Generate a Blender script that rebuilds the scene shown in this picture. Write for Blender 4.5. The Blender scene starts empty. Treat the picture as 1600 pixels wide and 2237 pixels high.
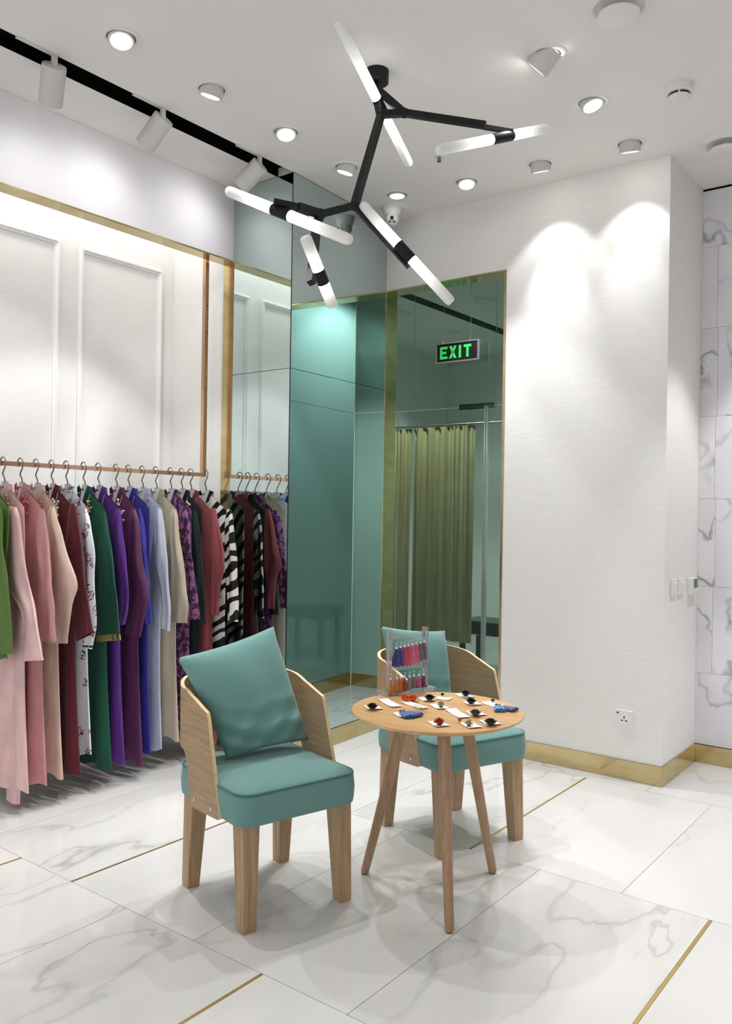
import bpy, bmesh, math, random
from mathutils import Vector, Matrix
import numpy as np

random.seed(7)
S = bpy.context.scene
COL = S.collection
R = math.radians

# ------------------------------------------------------------------ camera
F_PX, CX, CY, CAM_H = 1829.0, 800.0, 1118.5, 1.45
PITCH, ROLL, YAW = R(-0.05), R(0.9), R(37.3)
fw = Vector((-math.sin(YAW) * math.cos(PITCH), math.cos(YAW) * math.cos(PITCH), math.sin(PITCH)))
r0 = Vector((math.cos(YAW), math.sin(YAW), 0))
u0 = r0.cross(fw)
rt = math.cos(ROLL) * r0 + math.sin(ROLL) * u0
up = -math.sin(ROLL) * r0 + math.cos(ROLL) * u0
cam_d = bpy.data.cameras.new('camera')
cam = bpy.data.objects.new('camera', cam_d)
COL.objects.link(cam)
m = Matrix((rt, up, -fw)).transposed().to_4x4()
m.translation = Vector((0, 0, CAM_H))
cam.matrix_world = m
cam_d.sensor_fit = 'VERTICAL'
cam_d.sensor_height = 36.0
cam_d.lens = F_PX / 2237.0 * 36.0
cam_d.clip_start = 0.05
S.camera = cam
CAM = Vector((0, 0, CAM_H))


def at(x, y, axis, v):
    """the point of the plane axis=v that the photograph shows at pixel x, y"""
    d = fw + (x - CX) / F_PX * rt - (y - CY) / F_PX * up
    t = (v - CAM[axis]) / d[axis]
    return CAM + t * d


def deep(x, y, dist):
    return CAM + dist * (fw + (x - CX) / F_PX * rt - (y - CY) / F_PX * up)


# ------------------------------------------------------------------ world, exposure
W = bpy.data.worlds.new('world')
S.world = W
W.use_nodes = True
W.node_tree.nodes['Background'].inputs[0].default_value = (0.97, 0.98, 1.0, 1)
W.node_tree.nodes['Background'].inputs[1].default_value = 1.2  # bright world, added soft fill through the open front
S.view_settings.view_transform = 'Standard'
S.view_settings.look = 'None'
S.view_settings.gamma = 1.0
S.view_settings.use_curve_mapping = False
S.view_settings.exposure = 0.14
try:
    S.cycles.max_bounces = 10
    S.cycles.diffuse_bounces = 5
    S.cycles.glossy_bounces = 6
    S.cycles.transmission_bounces = 6
    S.cycles.transparent_max_bounces = 12
    S.cycles.caustics_reflective = False
    S.cycles.caustics_refractive = False
    S.cycles.sample_clamp_indirect = 4.0
except Exception:
    pass
P_DOWN = 50.0      # watts of a downlight
P_TRACK = 3.6
P_FILL = 1.0
LIGHT_COL = (1.0, 0.995, 0.985)

ZC = 3.385         # ceiling
YB = 4.532         # white wall, front face
YG = 5.60          # glass at the back of the alcove
XL = -3.31         # mirrored column, room side
XS = -3.735        # soffit over the rack, room side
XK = -4.30         # back wall of the rack recess
XW = -1.44         # outer corner of the white wall
YM = 5.141         # marble wall
YP = 3.535         # mirrored column, rack side
XC = -3.254        # its free corner


def area(name, loc, rot, sx, sy, power, col=LIGHT_COL):
    l = bpy.data.lights.new(name, 'AREA')
    l.shape = 'RECTANGLE'
    l.size, l.size_y, l.energy, l.color = sx, sy, power, col
    o = bpy.data.objects.new(name, l)
    o.location, o.rotation_euler = loc, rot
    COL.objects.link(o)
    return o


# LED strip hidden above the soffit, washing the back wall of the rack recess
area('recess_strip_light', (-4.10, 1.2, 3.36), (0, 0, 0), 0.12, 4.6, 14, (1, .975, .945))


# ------------------------------------------------------------------ materials
def lin(c):
    return tuple((v / 255 / 12.92 if v / 255 <= .04045 else ((v / 255 + .055) / 1.055) ** 2.4) for v in c)


def setin(b, k, v):
    if k in b.inputs:
        b.inputs[k].default_value = v


def pm(name, rgb, rough=.5, metal=0., spec=.5, emit=None, estr=0., sheen=0., coat=0.):
    mt = bpy.data.materials.new(name)
    mt.use_nodes = True
    b = mt.node_tree.nodes['Principled BSDF']
    setin(b, 'Base Color', (*lin(rgb), 1))
    setin(b, 'Roughness', rough)
    setin(b, 'Metallic', metal)
    setin(b, 'Specular IOR Level', spec)
    setin(b, 'Sheen Weight', sheen)
    setin(b, 'Coat Weight', coat)
    if emit:
        setin(b, 'Emission Color', (*lin(emit), 1))
        setin(b, 'Emission Strength', estr)
    return mt


class NT:
    def __init__(s, mt):
        s.t = mt.node_tree
        s.b = s.t.nodes['Principled BSDF']

    def n(s, ty, **kw):
        o = s.t.nodes.new(ty)
        for k, v in kw.items():
            if k in o.inputs:
                o.inputs[k].default_value = v
            else:
                setattr(o, k, v)
        return o

    def l(s, a, b):
        s.t.links.new(a, b)

    def coord(s, scale=(1, 1, 1), kind='Object', rot=(0, 0, 0), loc=(0, 0, 0)):
        c = s.n('ShaderNodeTexCoord')
        mp = s.n('ShaderNodeMapping')
        mp.inputs['Scale'].default_value = scale
        mp.inputs['Rotation'].default_value = rot
        mp.inputs['Location'].default_value = loc
        s.l(c.outputs[kind], mp.inputs['Vector'])
        return mp.outputs['Vector']

    def ramp(s, fac, stops, const=False):
        rp = s.n('ShaderNodeValToRGB')
        if const:
            rp.color_ramp.interpolation = 'CONSTANT'
        e = rp.color_ramp.elements
        while len(e) < len(stops):
            e.new(.5)
        for k, (p, c) in enumerate(stops):
            e[k].position = p
            e[k].color = (*lin(c), 1) if len(c) == 3 else c
        s.l(fac, rp.inputs['Fac'])
        return rp.outputs['Color']

    def mix(s, fac, a, b, mode='MIX'):
        mx = s.n('ShaderNodeMix', data_type='RGBA', blend_type=mode)
        for v, k in ((fac, 0), (a, 6), (b, 7)):
            if hasattr(v, 'links'):
                s.l(v, mx.inputs[k])
            elif k == 0:
                mx.inputs[0].default_value = v
            else:
                mx.inputs[k].default_value = (*lin(v), 1) if len(v) == 3 else v
        return mx.outputs[2]

    def bump(s, h, strength=.2, dist=.002):
        bp = s.n('ShaderNodeBump')
        bp.inputs['Strength'].default_value = strength
        bp.inputs['Distance'].default_value = dist
        s.l(h, bp.inputs['Height'])
        s.l(bp.outputs['Normal'], s.b.inputs['Normal'])


MAT = {}
MAT['ceiling'] = pm('ceiling_paint', (236, 234, 231), .9, spec=.2)
MAT['white'] = pm('white_paint', (232, 231, 228), .8, spec=.3)
MAT['soffit'] = pm('soffit_paint', (228, 227, 230), .75, spec=.3)
MAT['trim_white'] = pm('white_lacquer', (238, 237, 235), .45)
MAT['plastic'] = pm('white_plastic', (232, 231, 228), .35)
MAT['lampwhite'] = pm('lamp_white', (205, 203, 203), .5)
MAT['grey_plate'] = pm('clear_grey_plastic', (196, 196, 197), .25)
MAT['black'] = pm('black_metal', (28, 28, 31), .55, spec=.25)
MAT['void'] = pm('black_recess', (4, 4, 5), .9, spec=.1)
MAT['darkplastic'] = pm('dark_plastic', (24, 24, 26), .25)
MAT['steel'] = pm('brushed_steel', (150, 143, 136), .32, metal=1)
MAT['chrome'] = pm('chrome', (215, 215, 218), .12, metal=1)
MAT['copper'] = pm('rose_gold', (204, 164, 134), .2, metal=1)
MAT['grout'] = pm('grout', (128, 120, 112), .9)
MAT['glow'] = pm('lamp_glow', (255, 255, 255), .5, emit=(255, 252, 246), estr=14)
MAT['screen'] = pm('grey_screen', (96, 96, 92), .2)

# brass
b = pm('polished_brass', (206, 188, 138), .16, metal=1)
t = NT(b)
nz = t.n('ShaderNodeTexNoise', Scale=6.0, Detail=3.0)
t.l(t.coord((1, 1, 3)), nz.inputs['Vector'])
t.l(t.ramp(nz.outputs[0], [(.3, (192, 172, 122)), (.7, (208, 192, 146))]), t.b.inputs['Base Color'])
MAT['brass'] = b
MAT['brass_inlay'] = pm('brass_inlay', (208, 182, 116), .3, metal=.85)

# white wallpaper with a fine horizontal weave
b = pm('woven_wallpaper', (236, 235, 232), .75, spec=.3)
t = NT(b)
nz = t.n('ShaderNodeTexNoise', Scale=1.0, Detail=4.0, Roughness=.7)
t.l(t.coord((14, 14, 260)), nz.inputs['Vector'])
t.l(t.ramp(nz.outputs[0], [(.3, (231, 230, 227)), (.7, (240, 239, 236))]), t.b.inputs['Base Color'])
t.bump(nz.outputs[0], .35, .002)
MAT['wallpaper'] = b


def marble(name, base, vein, sc, rough, lo, hi, br0=.42, br1=.66):
    b = pm(name, base, rough, spec=.5, coat=.0)
    t = NT(b)
    tcc = t.coord((1.7, .6, 1.2), rot=(0, 0, R(34)))
    inf = t.n('ShaderNodeObjectInfo')
    mul = t.n('ShaderNodeVectorMath', operation='SCALE')
    comb = t.n('ShaderNodeCombineXYZ')
    t.l(inf.outputs['Random'], comb.inputs[0])
    t.l(inf.outputs['Random'], comb.inputs[1])
    t.l(inf.outputs['Random'], comb.inputs[2])
    t.l(comb.outputs[0], mul.inputs[0])
    mul.inputs['Scale'].default_value = 37.0
    add = t.n('ShaderNodeVectorMath', operation='ADD')
    t.l(tcc, add.inputs[0])
    t.l(mul.outputs[0], add.inputs[1])
    w = t.n('ShaderNodeTexNoise', Scale=sc * .8, Detail=5.0, Roughness=.6)
    t.l(add.outputs[0], w.inputs['Vector'])
    wm = t.n('ShaderNodeVectorMath', operation='SCALE')
    t.l(w.outputs['Color'], wm.inputs[0])
    wm.inputs['Scale'].default_value = .9 / sc
    a2 = t.n('ShaderNodeVectorMath', operation='ADD')
    t.l(add.outputs[0], a2.inputs[0])
    t.l(wm.outputs[0], a2.inputs[1])
    v = t.n('ShaderNodeTexNoise', Scale=sc, Detail=2.5, Roughness=.5)
    t.l(a2.outputs[0], v.inputs['Vector'])
    ab = t.n('ShaderNodeMath', operation='SUBTRACT')
    t.l(v.outputs[0], ab.inputs[0])
    ab.inputs[1].default_value = .5
    ab2 = t.n('ShaderNodeMath', operation='ABSOLUTE')
    t.l(ab.outputs[0], ab2.inputs[0])
    fac = t.ramp(ab2.outputs[0], [(0, (255, 255, 255)), (lo, (110, 110, 110)), (hi, (0, 0, 0))])
    # break the veins up so they fade in and out
    br = t.n('ShaderNodeTexNoise', Scale=sc * .7, Detail=2.0)
    t.l(add.outputs[0], br.inputs['Vector'])
    brf = t.ramp(br.outputs[0], [(br0, (0, 0, 0)), (br1, (255, 255, 255))])
    f2 = t.mix(1.0, fac, brf, 'MULTIPLY')
    cl = t.n('ShaderNodeTexNoise', Scale=sc * 1.1, Detail=3.0)
    t.l(a2.outputs[0], cl.inputs['Vector'])
    cloud = t.ramp(cl.outputs[0], [(.35, tuple(int(c * .955) for c in base)), (.6, base)])
    col = t.mix(f2, cloud, vein)
    t.l(col, t.b.inputs['Base Color'])
    return b


MAT['floor_tile'] = marble('marble_floor', (214, 213, 211), (168, 167, 165), 1.15, .09, .012, .055, .38, .70)
MAT['wall_tile'] = marble('marble_wall', (230, 228, 233), (150, 150, 154), 1.5, .15, .016, .026, .40, .58)


# tinted mirror and tinted glass
def mirror(name, tint):
    mt = bpy.data.materials.new(name)
    mt.use_nodes = True
    nt = mt.node_tree
    nt.nodes.clear()
    o = nt.nodes.new('ShaderNodeOutputMaterial')
    g = nt.nodes.new('ShaderNodeBsdfGlossy')
    g.inputs['Color'].default_value = (*tint, 1)
    g.inputs['Roughness'].default_value = .0
    nt.links.new(g.outputs[0], o.inputs[0])
    return mt


MAT['mirror'] = mirror('tinted_mirror', (.58, .69, .675))
b = pm('dark_tinted_panel', (140, 176, 170), .4, spec=.2)
t = NT(b)
gl_ = t.n('ShaderNodeBsdfGlossy')
gl_.inputs['Color'].default_value = (.6, .75, .72, 1)
gl_.inputs['Roughness'].default_value = 0
mxs = t.n('ShaderNodeMixShader')
mxs.inputs[0].default_value = .22
t.l(t.b.outputs[0], mxs.inputs[1])
t.l(gl_.outputs[0], mxs.inputs[2])
t.l(mxs.outputs[0], t.t.nodes['Material Output'].inputs[0])
MAT['mirror_panel_dark'] = b


def glass(name, tint, refl, ior=1.5, gcol=(1, 1, 1), rough=0.):
    mt = bpy.data.materials.new(name)
    mt.use_nodes = True
    nt = mt.node_tree
    nt.nodes.clear()
    o = nt.nodes.new('ShaderNodeOutputMaterial')
    g = nt.nodes.new('ShaderNodeBsdfGlossy')
    g.inputs['Color'].default_value = (*gcol, 1)
    g.inputs['Roughness'].default_value = rough
    tr = nt.nodes.new('ShaderNodeBsdfTransparent')
    tr.inputs['Color'].default_value = (*tint, 1)
    fr = nt.nodes.new('ShaderNodeFresnel')
    fr.inputs['IOR'].default_value = ior
    ad = nt.nodes.new('ShaderNodeMath')
    ad.operation = 'ADD'
    ad.use_clamp = True
    ad.inputs[1].default_value = refl
    mx = nt.nodes.new('ShaderNodeMixShader')
    nt.links.new(fr.outputs[0], ad.inputs[0])
    nt.links.new(ad.outputs[0], mx.inputs[0])
    nt.links.new(tr.outputs[0], mx.inputs[1])
    nt.links.new(g.outputs[0], mx.inputs[2])
    nt.links.new(mx.outputs[0], o.inputs[0])
    return mt


MAT['tinted_glass'] = glass('tinted_glass', (.50, .61, .575), .08, 1.3, (.6, .75, .72))
MAT['acrylic'] = glass('clear_acrylic', (.95, .97, .965), .06, 1.4)
t_ = MAT['acrylic'].node_tree
df = t_.nodes.new('ShaderNodeBsdfDiffuse')
df.inputs['Color'].default_value = (.68, .84, .84, 1)
m2 = t_.nodes.new('ShaderNodeMixShader')
m2.inputs[0].default_value = .09
old = t_.nodes['Material Output'].inputs[0].links[0].from_socket
t_.links.new(old, m2.inputs[1])
t_.links.new(df.outputs[0], m2.inputs[2])
t_.links.new(m2.outputs[0], t_.nodes['Material Output'].inputs[0])


# wood
def wood(name, c1, c2, scale=(4, 40, 40), rough=.45):
    b = pm(name, c1, rough, spec=.4)
    t = NT(b)
    nz = t.n('ShaderNodeTexNoise', Scale=1.0, Detail=5.0, Roughness=.6, Distortion=.35)
    t.l(t.coord(scale), nz.inputs['Vector'])
    t.l(t.ramp(nz.outputs[0], [(.32, c2), (.62, c1)]), t.b.inputs['Base Color'])
    t.bump(nz.outputs[0], .08, .001)
    return b


MAT['wood_leg'] = wood('beech_leg', (176, 148, 114), (146, 117, 86), (60, 60, 3))
MAT['wood_shell'] = wood('oak_veneer', (174, 148, 116), (152, 126, 95), (4, 4, 60))
MAT['ply_edge'] = wood('plywood_edge', (232, 206, 162), (214, 184, 138), (30, 30, 30))
MAT['wood_top'] = wood('oak_tabletop', (208, 168, 116), (186, 144, 94), (3, 55, 40), .35)
MAT['wood_round'] = wood('oak_round_leg', (172, 140, 112), (150, 119, 92), (70, 70, 3))


# fabrics
def fabric(name, c1, c2, sc=(260, 260, 260), rough=.9, sheen=.25, bump=.25):
    b = pm(name, c1, rough, spec=.15, sheen=sheen)
    t = NT(b)
    nz = t.n('ShaderNodeTexNoise', Scale=1.0, Detail=3.0, Roughness=.65)
    t.l(t.coord(sc), nz.inputs['Vector'])
    t.l(t.ramp(nz.outputs[0], [(.34, c2), (.64, c1)]), t.b.inputs['Base Color'])
    t.bump(nz.outputs[0], bump, .002)
    return b


MAT['teal'] = fabric('teal_upholstery', (113, 153, 149), (97, 137, 134), (420, 420, 420), bump=.15)
MAT['teal_pillow'] = fabric('teal_cushion', (118, 161, 157), (103, 146, 142), (380, 380, 380), bump=.15)
MAT['piping'] = fabric('teal_piping', (72, 116, 116), (60, 100, 100))
MAT['curtain'] = fabric('khaki_curtain', (200, 178, 130), (176, 152, 106), (60, 60, 4))


def cloth(name, c, rough=.62, sheen=.08, c2=None, spec=.3):
    c2 = c2 or tuple(int(v * .86) for v in c)
    b = pm(name, c, rough, spec=spec, sheen=sheen)
    t = NT(b)
    nz = t.n('ShaderNodeTexNoise', Scale=1.0, Detail=4.0, Roughness=.6)
    t.l(t.coord((9, 9, 3)), nz.inputs['Vector'])
    t.l(t.ramp(nz.outputs[0], [(.3, c2), (.65, c)]), t.b.inputs['Base Color'])
    n2 = t.n('ShaderNodeTexNoise', Scale=1.0, Detail=2.0)
    t.l(t.coord((22, 22, 7)), n2.inputs['Vector'])
    t.bump(n2.outputs[0], .5, .008)
    return b


def pattern_velvet(name, c1, c2):
    b = pm(name, c1, .65, sheen=.15, spec=.3)
    t = NT(b)
    nz = t.n('ShaderNodeTexNoise', Scale=1.0, Detail=3.5, Roughness=.62)
    t.l(t.coord((38, 38, 30)), nz.inputs['Vector'])
    t.l(t.ramp(nz.outputs[0], [(.49, c2), (.55, c1)]), t.b.inputs['Base Color'])
    return b


def zebra(name):
    b = pm(name, (228, 224, 220), .5, spec=.3)
    t = NT(b)
    wv = t.n('ShaderNodeTexWave', wave_type='BANDS', bands_direction='Z')
    wv.inputs['Scale'].default_value = 4.4
    wv.inputs['Distortion'].default_value = 8.0
    wv.inputs['Detail'].default_value = 1.6
    wv.inputs['Detail Scale'].default_value = 1.2
    t.l(t.coord((1, 1, 1), rot=(R(10), R(38), 0)), wv.inputs['Vector'])
    t.l(t.ramp(wv.outputs['Fac'], [(0, (22, 20, 22)), (.47, (230, 226, 222))], True), t.b.inputs['Base Color'])
    return b


def floral(name):
    b = pm(name, (226, 231, 236), .55, spec=.3)
    t = NT(b)
    v = t.n('ShaderNodeTexVoronoi', Scale=1.0)
    t.l(t.coord((15, 15, 13)), v.inputs['Vector'])
    near = t.ramp(v.outputs['Distance'], [(.0, (255, 255, 255)), (.40, (255, 255, 255)), (.47, (0, 0, 0))])
    nz = t.n('ShaderNodeTexNoise', Scale=1.0, Detail=2.0)
    t.l(t.coord((95, 95, 80)), nz.inputs['Vector'])
    blot = t.ramp(nz.outputs[0], [(.47, (0, 0, 0)), (.51, (255, 255, 255))])
    n2 = t.n('ShaderNodeTexNoise', Scale=1.0, Detail=1.0)
    t.l(t.coord((45, 45, 45)), n2.inputs['Vector'])
    pc = t.ramp(n2.outputs[0], [(0, (58, 58, 104)), (.47, (206, 132, 132)), (.58, (96, 90, 130))], True)
    f = t.mix(1.0, near, blot, 'MULTIPLY')
    t.l(t.mix(f, (226, 231, 236), pc), t.b.inputs['Base Color'])
    return b


def print_card(name, hearts=(222, 110, 138), amount=.6):
    b = pm(name, (246, 244, 246), .5)
    t = NT(b)
    v = t.n('ShaderNodeTexVoronoi', Scale=1.0)
    t.l(t.coord((85, 85, 85)), v.inputs['Vector'])
    t.l(t.ramp(v.outputs['Distance'], [(0, hearts), (.2, hearts), (.3, (247, 245, 247))]), t.b.inputs['Base Color'])
    return b


MAT['card'] = print_card('printed_card')


# ------------------------------------------------------------------ mesh builder
class MB:
    def __init__(s):
        s.v, s.f, s.mi = [], [], []

    def quad(s, *ix, mi=0):
        s.f.append(ix)
        s.mi.append(mi)

    def box(s, a, b, mi=0, M=None):
        x0, y0, z0 = a
        x1, y1, z1 = b
        n = len(s.v)
        pts = [(x0, y0, z0), (x1, y0, z0), (x1, y1, z0), (x0, y1, z0), (x0, y0, z1), (x1, y0, z1), (x1, y1, z1), (x0, y1, z1)]
        if M is not None:
            pts = [tuple(M @ Vector(p)) for p in pts]
        s.v += pts
        for q in ((0, 3, 2, 1), (4, 5, 6, 7), (0, 1, 5, 4), (1, 2, 6, 5), (2, 3, 7, 6), (3, 0, 4, 7)):
            s.quad(*[n + k for k in q], mi=mi)
        return s

    def loft(s, rings, cap=True, closed=True, mi=0, capmi=None):
        n0 = len(s.v)
        m_ = len(rings[0])
        for rg in rings:
            s.v += [tuple(p) for p in rg]
        for i in range(len(rings) - 1):
            for j in range(m_ if closed else m_ - 1):
                k = (j + 1) % m_
                s.quad(n0 + i * m_ + j, n0 + i * m_ + k, n0 + (i + 1) * m_ + k, n0 + (i + 1) * m_ + j, mi=mi)
        if cap and closed:
            cm = mi if capmi is None else capmi
            s.quad(*[n0 + j for j in range(m_)][::-1], mi=cm)
            s.quad(*[n0 + (len(rings) - 1) * m_ + j for j in range(m_)], mi=cm)
        return s

    def tube(s, path, r, n=8, cap=True, mi=0, sq=False):
        path = [Vector(p) for p in path]
        rr = r if isinstance(r, (list, tuple)) else [r] * len(path)
        rings = []
        ref = None
        for i, p in enumerate(path):
            d = (path[min(i + 1, len(path) - 1)] - path[max(i - 1, 0)]).normalized()
            if ref is None:
                ref = Vector((0, 0, 1)) if abs(d.z) < .9 else Vector((1, 0, 0))
            a = (ref - d * ref.dot(d)).normalized()
            ref = a
            c = d.cross(a)
            ph = math.pi / n if sq else 0
            rings.append([p + (a * math.cos(2 * math.pi * k / n + ph) + c * math.sin(2 * math.pi * k / n + ph)) * rr[i] for k in range(n)])
        return s.loft(rings, cap, mi=mi)

    def cyl(s, p0, p1, r0_, r1_=None, n=24, mi=0, cap=True):
        return s.tube([p0, p1], [r0_, r0_ if r1_ is None else r1_], n, cap, mi)

    def lathe(s, prof, c=(0, 0, 0), n=32, M=None, mi=0, cap=False):
        rings = []
        for rad, z in prof:
            rg = [Vector((rad * math.cos(2 * math.pi * k / n), rad * math.sin(2 * math.pi * k / n), z)) for k in range(n)]
            if M is not None:
                rg = [M @ p for p in rg]
            rings.append([p + Vector(c) for p in rg])
        return s.loft(rings, cap, mi=mi)

    def ball(s, c, r, n=8, sq=(1, 1, 1), mi=0):
        c = Vector(c)
        rings = []
        for i in range(n + 1):
            th = math.pi * i / n
            rad = max(math.sin(th), .02)
            rings.append([c + Vector((r * sq[0] * rad * math.cos(2 * math.pi * k / (n + 2)), r * sq[1] * rad * math.sin(2 * math.pi * k / (n + 2)), -r * sq[2] * math.cos(th))) for k in range(n + 2)])
        return s.loft(rings, True, mi=mi)

    def build(s, name, mats, parent=None, smooth=True, angle=38, loc=None):
        me = bpy.data.meshes.new(name)
        org = Vector(loc) if loc is not None else Vector((0, 0, 0))
        me.from_pydata([tuple(Vector(p) - org) for p in s.v], [], s.f)
        for mt in (mats if isinstance(mats, (list, tuple)) else [mats]):
            me.materials.append(mt)
        me.polygons.foreach_set('material_index', s.mi)
        bm = bmesh.new()
        bm.from_mesh(me)
        bmesh.ops.recalc_face_normals(bm, faces=bm.faces)
        if smooth:
            for f in bm.faces:
                f.smooth = True
            for e in bm.edges:
                if len(e.link_faces) == 2 and e.calc_face_angle(0) > R(angle):
                    e.smooth = False
        bm.to_mesh(me)
        bm.free()
        o = bpy.data.objects.new(name, me)
        COL.objects.link(o)
        if loc is not None:
            o.location = org
        if parent is not None:
            o.parent = parent
        return o


def tag(o, label=None, cat=None, group=None, kind=None):
    if label:
        o['label'] = label
    if cat:
        o['category'] = cat
    if group:
        o['group'] = group
    if kind:
        o['kind'] = kind
    return o


def empty(name, loc=(0, 0, 0), rz=0., rot=None):
    o = bpy.data.objects.new(name, None)
    o.location = loc
    o.rotation_euler = rot if rot else (0, 0, rz)
    o.empty_display_size = .05
    COL.objects.link(o)
    return o


def struct(o):
    o['kind'] = 'structure'
    return o


def copy_tree(o, parent=None):
    c = o.copy()
    COL.objects.link(c)
    c.parent = parent
    for ch in list(o.children):
        copy_tree(ch, c)
    return c


def boxo(name, a, b, mat, parent=None, bev=0.):
    o = MB().box(a, b).build(name, mat, parent, smooth=False)
    if bev:
        md = o.modifiers.new('bevel', 'BEVEL')
        md.width = bev
        md.segments = 2
    return o


# ================================================================== STRUCTURE
floor = struct(boxo('floor', (-5.7, -3.1, -.06), (2.6, 9.1, -.003), MAT['grout']))
# floor tiles .667 x 1.26 with brass inlays at every third joint
rows = {0: (-.627, .635, (-3.53, -2.85, -2.17, -1.485, -.80, -.12, .56)),
        1: (.635, 1.897, (-4.50, -3.86, -3.203, -2.506, -1.824, -1.14, -.46, .22, .9)),
        2: (1.897, 3.158, (-4.50, -4.18, -3.515, -2.85, -2.148, -1.486, -.818, -.15, .52, 1.19)),
        3: (3.158, 4.418, (-4.48, -3.81, -3.145, -2.48, -1.814, -1.148, -.48, .19, .86, 1.53)),
        4: (4.418, 5.68, (-4.18, -3.515, -2.85, -2.18, -1.48, -.815, -.15, .52, 1.19))}
gold = [(1, -3.203), (1, -1.824), (1, .22), (2, -2.85), (2, -.818), (3, -1.814), (3, .19), (2, 1.19)]
tile_me = {}
for rI, (y0, y1, xs) in rows.items():
    for x0, x1 in zip(xs[:-1], xs[1:]):
        gx0 = .0065 if (rI, x0) in gold else .0011
        gx1 = .0065 if (rI, x1) in gold else .0011
        a, c = x0 + gx0, x1 - gx1
        key = (round(c - a, 3))
        cx, cy = (a + c) / 2, (y0 + y1) / 2
        if key not in tile_me:
            hw, hl = (c - a) / 2, (y1 - y0) / 2 - .0011
            o = MB().box((-hw, -hl, -.012), (hw, hl, 0)).build('tile', MAT['floor_tile'], floor, smooth=False)
            tile_me[key] = o.data
        else:
            o = bpy.data.objects.new('tile', tile_me[key])
            COL.objects.link(o)
            o.parent = floor
        o.location = (cx, cy, 0)
for rI, x in gold:
    y0, y1, _ = rows[rI]
    boxo('brass_inlay', (x - .0058, y0 + .004, -.02), (x + .0058, y1 - .004, .0003), MAT['brass_inlay'], floor)
# tiles farther off: behind the camera and in the fitting room
for (xa, xb, ya, yb) in ((-4.5, 2.5, -3.0, -.63), (.9, 2.5, -.6, 5.1), (-5.6, -1.6, 5.69, 9.0), (-5.6, -4.52, -.6, 5.68)):
    nx, ny = max(1, round((xb - xa) / .667)), max(1, round((yb - ya) / 1.26))
    for i in range(nx):
        for j in range(ny):
            hw, hl = (xb - xa) / nx / 2 - .001, (yb - ya) / ny / 2 - .001
            key = (round(hw, 3), round(hl, 3))
            if key not in tile_me:
                o = MB().box((-hw, -hl, -.012), (hw, hl, 0)).build('tile', MAT['floor_tile'], floor, smooth=False)
                tile_me[key] = o.data
            else:
                o = bpy.data.objects.new('tile', tile_me[key])
                COL.objects.link(o)
                o.parent = floor
            o.location = (xa + (i + .5) * (xb - xa) / nx, ya + (j + .5) * (yb - ya) / ny, 0)

# ceiling with the recessed black track channel
TX0, TX1 = -3.385, -3.262
cb = MB()
cb.box((-5.7, -3.1, ZC), (TX0, 9.1, ZC + .06))
cb.box((TX1, -3.1, ZC), (2.6, 9.1, ZC + .06))
cb.box((TX0, YP + .01, ZC), (TX1, 9.1, ZC + .06))
ceiling = struct(cb.build('ceiling', MAT['ceiling'], smooth=False))
ch = MB()
ch.box((TX0, -3.1, ZC + .05), (TX1, YP + .01, ZC + .06))
ch.box((TX0, -3.1, ZC + .0006), (TX0 + .004, YP + .009, ZC + .05))
ch.box((TX1 - .004, -3.1, ZC + .0006), (TX1, YP + .009, ZC + .05))
ch.build('track_channel', MAT['void'], ceiling, smooth=False)
fr = MB()
fr.box((-4.33, 5.3, ZC - .004), (-4.21, 9.0, ZC + .01))
fr.build('track_channel', MAT['void'], ceiling, smooth=False)
hp = MB()
p = at(1552, 374, 2, ZC)
hp.box((p.x - .16, p.y - .15, ZC - .003), (p.x + .16, p.y + .15, ZC + .002))
hp.build('access_panel', MAT['ceiling'], ceiling, smooth=False)

# white wall with the alcove opening, its return and the marble wall
wb = MB()
wb.box((-2.42, YB, 0), (XW, 4.66, ZC))
wb.box((XL, YB, 2.925), (-2.42, 4.66, ZC))
wb.box((XW - .12, 4.66, 0), (XW, YM + .02, ZC))
wall_back = struct(wb.build('wall_back', MAT['wallpaper'], smooth=False))
wm = struct(boxo('wall_right', (XW - .1, YM + .012, 0), (2.6, YM + .12, ZC), MAT['grout']))
tz = [.108, .53, 1.04, 1.555, 2.04, 2.56, 3.04, ZC - .012]
for i in range(len(tz) - 1):
    xs = [XW, -1.35, -.45, .45, 1.35, 2.3]
    if i % 2 == 0:
        xs = [XW, -.9, 0, .9, 1.8, 2.4]
    if i in (2, 4):
        xs = [XW, -1.342, -.45, .45, 1.35, 2.3]
    for x0, x1 in zip(xs[:-1], xs[1:]):
        o = MB().box((x0 + .0007 - (x0 + x1) / 2, -.006, tz[i] + .0007 - (tz[i] + tz[i + 1]) / 2), (x1 - .0007 - (x0 + x1) / 2, .006, tz[i + 1] - .0007 - (tz[i] + tz[i + 1]) / 2)).build('tile', MAT['wall_tile'], wm, smooth=False)
        o.location = ((x0 + x1) / 2, YM + .006, (tz[i] + tz[i + 1]) / 2)
boxo('shadow_gap', (XW, YM, ZC - .012), (2.5, YM + .012, ZC - .002), MAT['void'], wm)

# baseboards of brass
bz = .106
struct(boxo('baseboard_back', (-2.42, YB - .008, 0.001), (XW + .008, YB, bz), MAT['brass']))
struct(boxo('baseboard_return', (XW, YB + .0005, 0.001), (XW + .008, YM - .008, bz), MAT['brass']))
struct(boxo('baseboard_right', (XW + .0085, YM - .008, 0.001), (2.5, YM, bz), MAT['brass']))

# alcove: brass lining, glass and what lies beyond
al = struct(empty('trim_1', (XL, YB, 0)))
o_ = Vector((XL, YB, 0))


def lbox(name, a, b, mat, par, org):
    return MB().box(tuple(Vector(a) - org), tuple(Vector(b) - org)).build(name, mat, par, smooth=False)


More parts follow.
